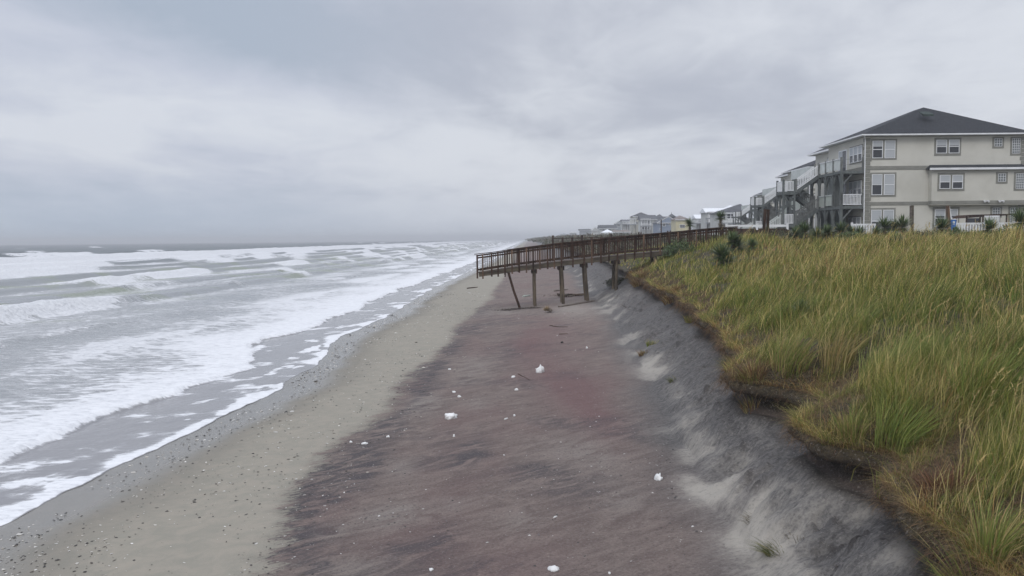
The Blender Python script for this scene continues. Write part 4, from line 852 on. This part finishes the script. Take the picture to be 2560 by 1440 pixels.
def tuft(px, py, h, n, cols, label, spread=.12, lean=(.25, 0), d=None, cat='grass tuft', fan=.45, p=None, wd=.008, name='grass_tuft', sink=.02):
    P_ = p or (hit(px, py) if d is None else Vector((at(px, py, d).x, d, 0)))
    if d is not None: P_.z = G(P_.x, d)
    n_ = n; a = RNG.uniform(0, 2*np.pi, n_); r = spread*np.sqrt(RNG.random(n_)); dd = math.hypot(P_.x, P_.y)
    base = np.stack([P_.x+r*np.cos(a), P_.y+r*np.sin(a), 0*r], -1); base[:, 2] = np.where(base[:, 0] < lip_x(base[:, 1])+.05, np.minimum(ground(base[:, 0], base[:, 1])+.25, P_.z), ground(base[:, 0], base[:, 1]))-sink; hh = h*RNG.uniform(.45, 1.1, n_)
    ln = np.stack([lean[0]+fan*(r/spread)*np.cos(a)+.15*RNG.standard_normal(n_), lean[1]+fan*(r/spread)*np.sin(a)+.15*RNG.standard_normal(n_)], -1)
    c = np.array(cols)[RNG.integers(0, len(cols), n_)]*RNG.uniform(.75, 1.25, (n_, 1))
    s = Strips(); s.add(blades(base, hh, np.maximum(wd, .0005*dd)*RNG.uniform(.7, 1.3, n_), ln, RNG.uniform(0, .45, n_), c))
    o = s.build(name, M_GRASS, None, tuple(P_), tuple(P_)); tag(o, label, cat, 'separate grass tufts'); return o
BG = [(.19, .235, .055), (.25, .28, .07), (.13, .175, .04)]; ST = [(.42, .33, .15), (.33, .24, .10), (.2, .19, .06)]; RU = [(.17, .085, .05), (.24, .13, .07), (.12, .06, .035)]
tuft(2455, 1425, .60, 420, BG+ST, 'tall yellow green grass tuft at the bottom right corner', .13, (-.05, .0), fan=.65)
tuft(2235, 1125, .62, 520, BG, 'bright green grass tuft on the sod nose beside the notch', .20, (.45, -.05))
tuft(2130, 1085, .42, 220, BG+ST, 'small upright green tuft left of the bright green one', .14, (.1, 0))
tuft(2250, 935, .75, 900, [(.19, .225, .055), (.25, .27, .08), (.14, .18, .045)], 'broad soft green grass mound in the middle of the near dune', .55, (.4, 0), fan=.3)
tuft(2370, 1225, .28, 420, RU, 'rust brown dead tuft near the bottom right', .20, (.15, 0), fan=.9)
tuft(1880, 940, .30, 380, RU+ST, 'russet tuft overhanging the edge left of the hollow', .20, (-.2, 0), fan=.7)
tuft(2460, 1000, .7, 420, BG, 'green tuft at the right edge among straw stalks', .3, (.3, 0))
tuft(1975, 905, .60, 500, ST+BG, 'grey green tuft above the russet overhanging tuft', .30, (.35, 0))
tuft(2090, 905, .75, 240, ST, 'straw coloured stalks standing left of the broad green mound', .25, (.3, 0))
tuft(1630, 868, .30, 260, BG+ST, 'green tuft slumped on the sand slope below the bent stick', .16, (.2, -.1))
tuft(1610, 890, .26, 200, RU+ST, 'brown dead tuft slumped on the sand slope just below a green tuft', .14, (-.3, -.1))
tuft(1692, 958, .22, 240, [(.09, .12, .035), (.2, .19, .07), (.05, .05, .03)], 'dark flattened tuft on the lower sand slope', .16, (-.5, -.2), fan=.8)
tuft(1728, 805, .32, 260, BG+ST, 'pale green tuft at the top of the sand slope', .2, (-.1, -.1))
tuft(1945, 1392, .22, 260, [(.15, .16, .06), (.09, .11, .04), (.25, .21, .1)], 'uprooted green clump lying on pale sand at the bottom', .10, (-.9, .1), fan=.7)
tuft(2000, 1350, .16, 150, [(.09, .075, .05), (.17, .14, .08)], 'dry brown weed strands lying above the uprooted green clump', .16, (.3, .5), fan=1.3)
tuft(1890, 1305, .12, 90, [(.09, .075, .05), (.17, .14, .08)], 'thin dry stalks lying on the pale sand apron', .12, (-1.0, .2), fan=1.2)
tuft(1600, 720, .45, 300, ST+RU, 'straw coloured tuft hanging over the edge beside the boardwalk', .35, (-.3, -.1), fan=.7)
tuft(1680, 760, .40, 300, ST+RU, 'straw coloured tuft hanging over the edge at a slump', .3, (-.3, -.1), fan=.7)

# yuccas: stiff sword leaves on a short stem
def rosette(n, L, seed, up=.15, tint=((.075, .115, .040), (.10, .15, .055), (.05, .085, .035), (.14, .17, .06)), lo=-.35, wd=.032):
    rg = np.random.default_rng(seed); n_ = n; el = np.arcsin(rg.uniform(lo, 1, n_)); a = rg.uniform(0, 2*np.pi, n_); l = L*rg.uniform(.7, 1.1, n_)
    D = np.stack([np.cos(el)*np.cos(a), np.cos(el)*np.sin(a), np.sin(el)], -1); side = np.stack([-np.sin(a), np.cos(a), 0*a], -1); upv = np.cross(D, side)
    b = D*.05+np.array([0, 0, up]); w_ = wd*rg.uniform(.8, 1.2, n_); co = np.zeros((n_, 7, 3)); k = 0
    for a_, wv in ((0, .7), (.35, 1.), (.75, .6), (1, 0)):
        c = b+D*(l*a_)[:, None]; c[:, 2] -= .10*l*a_**2.5*np.cos(el)
        if wv: co[:, k] = c-side*(w_*wv/2)[:, None]; co[:, k+1] = c+side*(w_*wv/2)[:, None]; k += 2
        else: co[:, k] = c
    bb = np.arange(n_)[:, None]*7; q = np.concatenate([bb+np.array([[0, 1, 3, 2]]), bb+np.array([[2, 3, 5, 4]])]); t_ = bb+np.array([[4, 5, 6]])
    c = np.array(tint)[rg.integers(0, len(tint), n_)]*rg.uniform(.7, 1.3, (n_, 1))
    return np_mesh('yucca_leaves', co.reshape(-1, 3), q, t_, False, {'tint': np.repeat(c, 7, 0)})
LV = [rosette(330, .60, 300+i) for i in range(4)]; DEADT = ((.24, .19, .13), (.16, .12, .085), (.30, .25, .18))
DL = [rosette(60, .52, 310+i, .02, DEADT, -.75, .035) for i in range(2)]
for m_ in LV: m_.materials.append(M_LEAF)
for m_ in DL: m_.materials.append(M_DEAD)
def yucca(px, py, s, label, d=None, trunk=.0, dead=True, k=0, heads=1):
    p = hit(px, py) if d is None else Vector((at(px, py, d).x, d, 0)); p.z = G(p.x, p.y)
    y_ = empty('yucca', tuple(p), label, 'yucca', 'yucca plants on the dune'); s *= 1.0; y_.scale = (s, s, s); y_.rotation_euler.z = random.uniform(0, 6)
    tr = (trunk*.6 if trunk < 1 else trunk)/s+.16
    MB().tube([(0, 0, -.15), (.03, .02, tr*.5), (0, 0, tr+.1)], [.09, .08, .07], 8).build('trunk', M_WOODG, y_)
    for i in range(heads):
        o = bpy.data.objects.new('leaf_rosette', LV[(k+i) % 4]); COL.objects.link(o); o.parent = y_; o.location = (random.uniform(-.3, .3)*(i > 0), random.uniform(-.3, .3)*(i > 0), tr+.0-.25*i); o.rotation_euler.z = random.uniform(0, 6)
    if dead:
        for zz in ([tr-.12] if trunk < .4 else np.arange(.25, tr, .3)):
            o = bpy.data.objects.new('dead_leaves', DL[k % 2]); COL.objects.link(o); o.parent = y_; o.location = (0, 0, zz); o.rotation_euler.z = random.uniform(0, 6); o.scale = (.8, .8, 1.0)
    return y_
for i, a in enumerate([
    (1832, 632, 1.05, 'large round dark yucca, uppermost of the pair on the open dune slope', None, .35, True), (1803, 668, 1.1, 'ragged yucca with dead grey leaves, below the large round yucca', None, .2, True),
    (1880, 632, .75, 'small yucca just right of the large round yucca', None, .1, False), (1668, 645, .85, 'dark yucca pressed against the boardwalk railing', None, .2, False),
    (1722, 612, .9, 'low broad yucca behind the boardwalk railing near the crest', None, .1, False), (1757, 603, .8, 'low yucca beside the boardwalk where it meets the crest', None, .1, False),
    (2004, 800, .5, 'small bright yucca low in the grass in the middle of the dune', None, .02, True), (2242, 622, .7, 'small green yucca alone in rust coloured grass near the crest', None, .05, False),
    (2010, 580, 1.1, 'dark yucca on the crest in front of the stair tower foot', 40, .25, True), (2042, 582, .9, 'yucca on the crest right of the stair tower foot', 38, .15, False),
    (2103, 582, 1.05, 'yucca with a bright green heart below the house corner', 40, .2, True), (2150, 582, .85, 'spiky yucca on the crest below the corner windows', 40, .15, False),
    (2212, 578, 1.1, 'tall dark yucca in front of the ground floor double window', 41, .5, True), (2256, 578, 1.2, 'tallest spiky yucca left of the grey timber post', 41, .5, True),
    (2190, 580, .8, 'low yucca left of the tall dark yucca by the double window', 40, .1, False),
    (2355, 584, 1.2, 'pale tipped yucca left of the leaning post', 38, .3, True), (2472, 585, 1.05, 'dark spiky yucca in front of the picket fence', 36, .25, True),
    (2550, 588, 1.2, 'tall yellowing yucca at the right edge on the crest', 33, .6, True),
    (1990, 580, .85, 'leftmost yucca of the crest clump below the lower landing', 39, .25, True), (2068, 580, .9, 'yucca at the right end of the crest clump below the lower landing', 39, .3, False), (2128, 578, .75, 'low yucca between the heart leaved yucca and the corner windows', 40, .25, False), (2236, 572, 1.0, 'yucca squeezed between the two tall yuccas by the double window', 41.5, .5, False), (2390, 584, .7, 'small yucca right of the pale tipped yucca', 37, .2, False), (1700, 622, .8, 'broad green yucca just right of the railing yucca', None, .15, False),
    (1724, 575, .9, 'slim trunked yucca behind the railing left of the white cottage', 52, 1.35, True), (1801, 575, .9, 'slim trunked yucca with brown skirt at the end of the railing', 50, 1.35, True),
    (1745, 578, .6, 'short spiky yucca between the two slim trunked yuccas', 52, .6, True)]):
    yucca(*a, k=i, heads=2 if a[2] > 1.0 and a[4] is None else 1)
# low woody shrubs
def leafcloud(rg, n, r, hgt, cols, sz):
    a = rg.uniform(0, 2*np.pi, n); rr = r*np.sqrt(rg.random(n)); zz = hgt*rg.random(n)**.8*(1-.6*(rr/r)**2)
    c = np.stack([rr*np.cos(a), rr*np.sin(a), zz], -1)+.08*rg.standard_normal((n, 3)); u = rg.standard_normal((n, 3)); u /= np.linalg.norm(u, axis=1)[:, None]; v = np.cross(u, rg.standard_normal((n, 3))); v /= np.linalg.norm(v, axis=1)[:, None]
    s = (sz*rg.uniform(.5, 1.4, n))[:, None]; co = np.stack([c-u*s, c+v*s*.4, c+u*s, c-v*s*.4], 1).reshape(-1, 3); q = np.arange(n)[:, None]*4+np.array([[0, 1, 2, 3]])
    t_ = np.array(cols)[rg.integers(0, len(cols), n)]*rg.uniform(.6, 1.3, (n, 1)); return co, q, np.repeat(t_, 4, 0)
DKS = [(.06, .055, .035), (.085, .075, .045), (.05, .06, .03)]
for i, (px, py, d, r, h_, lb) in enumerate(((1945, 578, 42, .8, .55, 'brown woody shrub on the crest right of the twin post'), (1985, 580, 40, .7, .5, 'dark shrub on the crest below the lower landing'), (2310, 584, 37, .8, .4, 'dark low shrub left of the pale tipped yucca'), (2070, 580, 39, .6, .4, 'low dark shrub between two crest yuccas'), (1548, 668, 46.8, .8, .4, 'straggly brown shrub on the bank under the boardwalk'), (1790, 580, 46, .9, .5, 'green shrub where the boardwalk meets the crest'), (1700, 600, 43.3, .9, .9, 'dense green shrub leaning on the boardwalk railing'), (2130, 582, 38, .7, .5, 'rounded green shrub below the house corner'), (2400, 586, 35, .8, .45, 'rounded green shrub below the blue bin'), (2520, 590, 32, .7, .6, 'green shrub at the right below the picket fence'))):
    rg = np.random.default_rng(400+i); p = Vector((at(px, py, d).x, d, 0)); p.z = G(p.x, d); s = empty('shrub', tuple(p), lb, 'shrub', 'low shrubs on the dune')
    co, q, tt = leafcloud(rg, 1500, r, h_, DKS if i < 5 else [(.06, .10, .035), (.09, .13, .05)], .06); f = link('foliage', np_mesh('foliage', co, q, None, False, {'tint': tt}), M_LEAF, s)
    b = MB()
    for k in range(7): a = k*.9; b.tube([(0, 0, -.1), (r*.5*math.cos(a), r*.5*math.sin(a), h_*.6)], [.02, .008], 5)
    b.build('stems', M_WOODG, s)
# scrub on the far dunes
rg = np.random.default_rng(5); C, Q, T = [], [], []; n0 = 0
for i in range(420):
    y = 75*math.exp(rg.random()*math.log(1500/75)); u = .8+rg.random()**1.3*(14+y*.12); x = float(lip_x(y))+u; z = float(z_top(np.array(u), np.array(y))); r = (1.2+y*.011)*rg.uniform(.6, 1.5); h_ = (.5+.9*sst(y, 90, 260))*rg.uniform(.6, 1.5)*(1 if y < 400 else 1.3)
    cc_ = [(.11, .095, .06), (.085, .08, .05), (.14, .115, .075), (.075, .085, .045)]
    co, q, tt = leafcloud(rg, 260, r, h_, cc_, .12+y*.0012); C.append(co+np.array([x, y, z])); Q.append(q+n0); T.append(tt); n0 += len(co)
tag(link('dune_scrub', np_mesh('dune_scrub', np.concatenate(C), np.concatenate(Q), None, False, {'tint': np.concatenate(T)}), M_LEAF), 'brown scrub covering the distant dunes', kind='stuff')
# ------------------------------------------------------------------ things lying on the beach
M_FOAM = pmat('sea_foam', (.80, .80, .79), .75, .06, 20, .6, 60)
import bmesh
def lump(name, px, py, w, h, label, cat='foam lump', seed=0, el=1.0, rot=0, m=M_FOAM, group='sea foam lumps on the sand', rough_=.35, sharp=False):
    p = hit(px, py); k = p.y/FPX; rw = w*k/2; rh = h*k*.55
    bm = bmesh.new(); bmesh.ops.create_icosphere(bm, subdivisions=3 if not sharp else 2, radius=1)
    co = np.array([v.co for v in bm.verts]); nz = fbm(co[:, 0]*1.5+seed*3.1, co[:, 1]*1.5+co[:, 2]*1.2+seed, 4, seed+500)
    co = co*(1+rough_*2.0*nz[:, None])
    c, s = math.cos(rot), math.sin(rot)
    for v, q in zip(bm.verts, co):
        x, y, z = q[0]*rw, q[1]*rw*el, max(q[2], -.35)*rh; v.co = (x*c-y*s, x*s+y*c, z+rh*.28)
    me = bpy.data.meshes.new(name); bm.to_mesh(me); bm.free()
    if not sharp: me.polygons.foreach_set('use_smooth', [True]*len(me.polygons))
    return tag(link(name, me, m, None, tuple(p)), label, cat, group)
for i, (px, py, w_, h_, lb) in enumerate([
    (1350, 932, 17, 24, 'upright white foam lump on reddish sand, furthest of the large ones'), (1127, 1046, 30, 18, 'largest spiky white foam lump, nearest the pale wet sand'), (1646, 1199, 19, 20, 'pointed white foam lump beside the grey sand near the slope'),
    (1385, 1426, 28, 16, 'bean shaped white foam lump at the bottom edge'), (1283, 944, 10, 7, 'small foam lump left of the upright lump'), (1292, 976, 9, 8, 'small foam lump below the upright lump'),
    (1135, 981, 10, 6, 'small foam lump above the largest spiky lump'), (1148, 993, 9, 7, 'small foam lump closest above the largest spiky lump'), (1286, 1040, 8, 6, 'small round foam lump beside the white foam stick'),
    (1124, 924, 8, 4, 'tiny flat foam lump high on the streaked sand'), (970, 1093, 8, 6, 'small foam lump on the border of pale and dark sand'), (1135, 1092, 7, 9, 'small upright foam lump below the largest spiky lump'),
    (1078, 1425, 12, 7, 'small flat foam lump at the bottom left of the bean shaped lump'), (1524, 1434, 7, 7, 'small foam lump at the bottom right of the bean shaped lump'), (1467, 871, 7, 7, 'lone foam speck on smooth sand above the upright lump'),
    (877, 1106, 9, 6, 'small foam lump on pale sand near the dark border'), (912, 1110, 16, 6, 'flattened foam smear on the border of pale and dark sand')]):
    lump('foam_lump', px, py, w_, h_, lb, seed=i+1, rot=i, el=random.uniform(.6, 1), rough_=.5 if i < 4 else .4)
lump('foam_stick', 1265, 1048, 16, 5, 'thin white foam stick lying below the upright lump', 'foam lump', 40, .22, .9)
lump('foam_stick', 1388, 1293, 12, 5, 'short white foam stick alone on brown sand', 'foam lump', 41, .35, .8)
M_ROCKD = pmat('dark_shell', (.05, .045, .045), .6, .3, 8)
lump('dark_lump', 1405, 858, 7, 7, 'small dark lump on the smooth sand in front of the piles', 'debris', 45, .8, 0, M_ROCKD, None)
# shells and pebbles: far too many to count
def chips(name, n, fn, smin, smax, col, label, m):
    x, y, sz = fn(n); z = ground(x, y); n = len(x); a = RNG.uniform(0, 6.3, n); s = (smin+(smax-smin)*RNG.random(n)**2.2)*sz*np.where(RNG.random(n) < .04, 1.9, 1); e = RNG.uniform(.35, .9, n); f = RNG.uniform(.18, .5, n)
    base = np.array([(1, 0, 0), (.3, .9, .2), (-.7, .6, 0), (-1, -.2, .1), (-.2, -.95, 0), (.75, -.6, .1), (.1, .05, 1)])
    b = base[None]+.22*RNG.standard_normal((n, 7, 3)); X = b[..., 0]*s[:, None]; Y_ = b[..., 1]*(s*e)[:, None]; Zc = b[..., 2]*(s*f)[:, None]
    co = np.stack([x[:, None]+X*np.cos(a)[:, None]-Y_*np.sin(a)[:, None], y[:, None]+X*np.sin(a)[:, None]+Y_*np.cos(a)[:, None], z[:, None]+Zc+.004], -1)
    k = np.arange(n)[:, None]*7; tr = np.concatenate([k+np.array([[i, (i+1) % 6, 6]]) for i in range(6)])
    t_ = np.array(col)[RNG.integers(0, len(col), n)]*RNG.uniform(.7, 1.15, (n, 1))
    tag(link(name, np_mesh(name, co.reshape(-1, 3), None, tr, False, {'tint': np.repeat(t_, 7, 0)}), m), label, kind='stuff')
M_CHIP = attr_mat('shell_bits', 'tint', .6, 0)
def strand(n):
    y = 8*np.exp(RNG.random(n)*math.log(62/8)); off = np.where(RNG.random(n) < .55, RNG.gamma(1.6, .75, n)+.1, RNG.uniform(.2, 5.2, n)); x = edge_x(y)+off
    k = RNG.random(n) < np.clip(.55+1.3*fbm(x*.7, y*.35, 3, 601), .05, 1); return x[k], y[k], (.8+y[k]/45)
def high(n):
    y = 7*np.exp(RNG.random(n)*math.log(50/7)); x = RNG.uniform(-3.4, 3.0, n); k = (RNG.random(n) < np.clip(.35+1.4*fbm(x*.5, y*.3, 3, 602), .03, 1)) & (x < toe_x(y)-.2); return x[k], y[k], (.7+y[k]/60)
chips('shells', 4200, strand, .006, .028, [(.55, .52, .47), (.44, .41, .36), (.66, .64, .60)], 'pale shell fragments scattered on the wet sand', M_CHIP)
chips('pebbles', 4600, strand, .007, .030, [(.06, .055, .05), (.10, .085, .07), (.035, .033, .033)], 'dark pebbles and shell bits scattered on the wet sand', M_CHIP)
chips('foam_flecks', 3200, high, .004, .020, [(.74, .72, .70), (.6, .57, .55), (.5, .47, .45)], 'white flecks scattered on the purple sand', M_CHIP)
chips('sand_crumbs', 9000, high, .006, .028, [(.10, .085, .08), (.14, .12, .115), (.06, .055, .055)], 'crumbs of sand scattered on the purple sand', M_CHIP)
def slope(n):
    y = 5.5*np.exp(RNG.random(n)*math.log(46/5.5)); f = RNG.beta(2.2, 1.3, n); x = toe_x(y)+(lip_x(y)+.08-toe_x(y))*f
    k = RNG.random(n) < np.clip(.4+1.5*fbm(x*1.2, y*.8, 3, 603)+.4*(f-.6), .03, 1); return x[k], y[k], .8+y[k]/40
chips('soil_crumbs', 12000, slope, .007, .036, [(.055, .05, .048), (.09, .08, .075), (.13, .12, .115)], 'dark crumbs of soil lying on the slope', M_CHIP)
def scarp(n):
    y = 5.5*np.exp(RNG.random(n)*math.log(46/5.5)); f = .55+.38*RNG.beta(1.6, 1.6, n); x = toe_x(y)+(lip_x(y)+.08-toe_x(y))*f
    k = RNG.random(n) < np.clip(.25+2.2*fbm(x*1.6, y*1.1, 3, 605), .0, 1); return x[k], y[k], .8+y[k]/50
chips('soil_clods', 2600, scarp, .012, .050, [(.060, .054, .050), (.085, .078, .074), (.12, .11, .105)], 'crumbled dark clods fallen below the turf edge', M_CHIP)
# tumbleweed, boards, wrack
p = hit(1367, 782); tw = empty('tumbleweed', tuple(p), 'round straw coloured tumbleweed beside the boardwalk piles', 'tumbleweed'); rg = np.random.default_rng(9)
n = 420; a = rg.uniform(0, 6.3, n); el = np.arcsin(rg.uniform(-.5, 1, n)); D = np.stack([np.cos(el)*np.cos(a), np.cos(el)*np.sin(a), np.sin(el)], -1); s = Strips()
hh = rg.uniform(.12, .30, n); s.add(blades(D*.12*rg.random((n, 1))+np.array([0, 0, .13]), hh*np.abs(D[:, 2])+.03, np.full(n, .017), D[:, :2]*(hh/(hh*np.abs(D[:, 2])+.03))[:, None]+.5*rg.standard_normal((n, 2)), rg.uniform(0, 1.0, n), np.array([(.36, .27, .16)])*rg.uniform(.4, 1.3, (n, 1)), rng=rg))
s.build('straw', M_DEAD, tw); s = Strips(); n = 160; s.add(blades(np.array([(.14, -.05, .06)])+.07*rg.standard_normal((n, 3)), rg.uniform(.03, .14, n), np.full(n, .014), .9*rg.standard_normal((n, 2)), rg.uniform(0, 1, n), np.array([(.10, .075, .05)])*rg.uniform(.4, 1.3, (n, 1)), rng=rg)); s.build('root_ball', M_DEAD, tw)
def stick(pts, r, label, m, cat='driftwood', name='driftwood', lift=.0, flat=None):
    P_ = [hit(*q) for q in pts]; o = P_[0]
    for i, q in enumerate(P_): q.z += r*.7+lift*(i/(len(P_)-1)) if flat is None else flat/2
    if flat: mb = MB().bar(P_[0], P_[-1], r*2, flat)
    else:
        f = []                                                     # smooth the bend
        for i in range(13):
            t_ = i/12*(len(P_)-1); k = min(int(t_), len(P_)-2); f.append(P_[k].lerp(P_[k+1], t_-k))
        f2 = [f[0]]+[(f[i-1]+f[i]*2+f[i+1])/4 for i in range(1, 12)]+[f[-1]]; mb = MB().tube(f2, [r*(1-.6*i/12) for i in range(13)], 6)
    return tag(mb.build(name, m, None, o, tuple(o)), label, cat)
stick([(1398, 768), (1440, 760), (1484, 753)], .10, 'long weathered board lying in the sand beside the piles', M_WOODG, 'board', 'board', flat=.06)
stick([(1601, 806), (1590, 793), (1575, 781), (1554, 771)], .028, 'dark bent stick poking out of the sand slope', M_WOOD, lift=.15)
stick([(1374, 814), (1395, 818), (1420, 818)], .02, 'thin dark stick half buried in smooth sand left of the slope', M_WOOD)
stick([(1398, 836), (1420, 835)], .018, 'short thin stick below the half buried stick', M_WOOD)
stick([(1295, 935), (1325, 951)], .012, 'thin twig beside the upright foam lump', M_WOOD)
stick([(1168, 722), (1194, 719)], .06, 'dark driftwood plank near the surf left of the boardwalk', M_WOOD)
stick([(1308, 743), (1326, 740)], .08, 'pale plank lying behind the leaning pile', M_PANELG)
stick([(1385, 729), (1420, 725)], .06, 'grey plank lying behind the debris heap', M_WOODG)
# heap of wrack behind the third pile
p = hit(1430, 741); hp = empty('debris_heap', tuple(p), 'dark heap of washed up wood and reeds behind the boardwalk piles', 'debris heap'); rg = np.random.default_rng(12)
for i in range(16):
    a = rg.uniform(-.5, .5); L_ = rg.uniform(.25, .6); c = Vector((rg.uniform(-.9, .6), rg.uniform(-.5, .5), rg.uniform(.02, .14))); v = Vector((math.cos(a), math.sin(a), rg.uniform(-.1, .15)))*L_/2
    MB().tube([c-v, c, c+v], [rg.uniform(.025, .06)]*3, 7).build('log', [M_WOOD, M_WOODG, M_PILE][i % 3], hp)
s = Strips(); n = 500; s.add(blades(np.stack([rg.normal(-.2, .7, n), rg.normal(0, .35, n), rg.uniform(0, .12, n)], -1), rg.uniform(.03, .2, n), np.full(n, .024), 1.4*rg.standard_normal((n, 2)), rg.uniform(.3, 1, n), np.array([(.12, .095, .07)])*rg.uniform(.4, 1.4, (n, 1)), rng=rg)); s.build('reeds', M_DEAD, hp)
# scoured collars at the foot of the piles
s = Strips(); n = 900
for px, py in ((1299, 772), (1337, 770), (1270, 775)):
    q = hit(px, py); n = 260; s.add(blades(np.stack([q.x+rg.normal(0, .35, n), q.y+rg.normal(-.1, .15, n), np.full(n, q.z)], -1), rg.uniform(.02, .12, n), np.full(n, .024), 1.5*rg.standard_normal((n, 2)), rg.uniform(.3, 1, n), np.array([(.07, .058, .05)])*rg.uniform(.4, 1.4, (n, 1)), rng=rg))
tag(s.build('wrack', M_DEAD), 'dark seaweed wrack round the foot of the leaning pile', kind='stuff')
# ------------------------------------------------------------------ air
hz = MB().box(-4200, 3400, -60, 3700, -40, 19); hm = bpy.data.materials.new('haze'); hm.use_nodes = True; t = NT(hm.node_tree)
pv = t.n('ShaderNodeVolumePrincipled'); pv.inputs['Color'].default_value = (.86, .88, .92, 1); pv.inputs['Density'].default_value = .00075
t.nt.links.new(pv.outputs[0], t.n('ShaderNodeOutputMaterial').inputs['Volume'])
tag(hz.build('haze', hm), 'pale sea mist over the beach', kind='stuff')
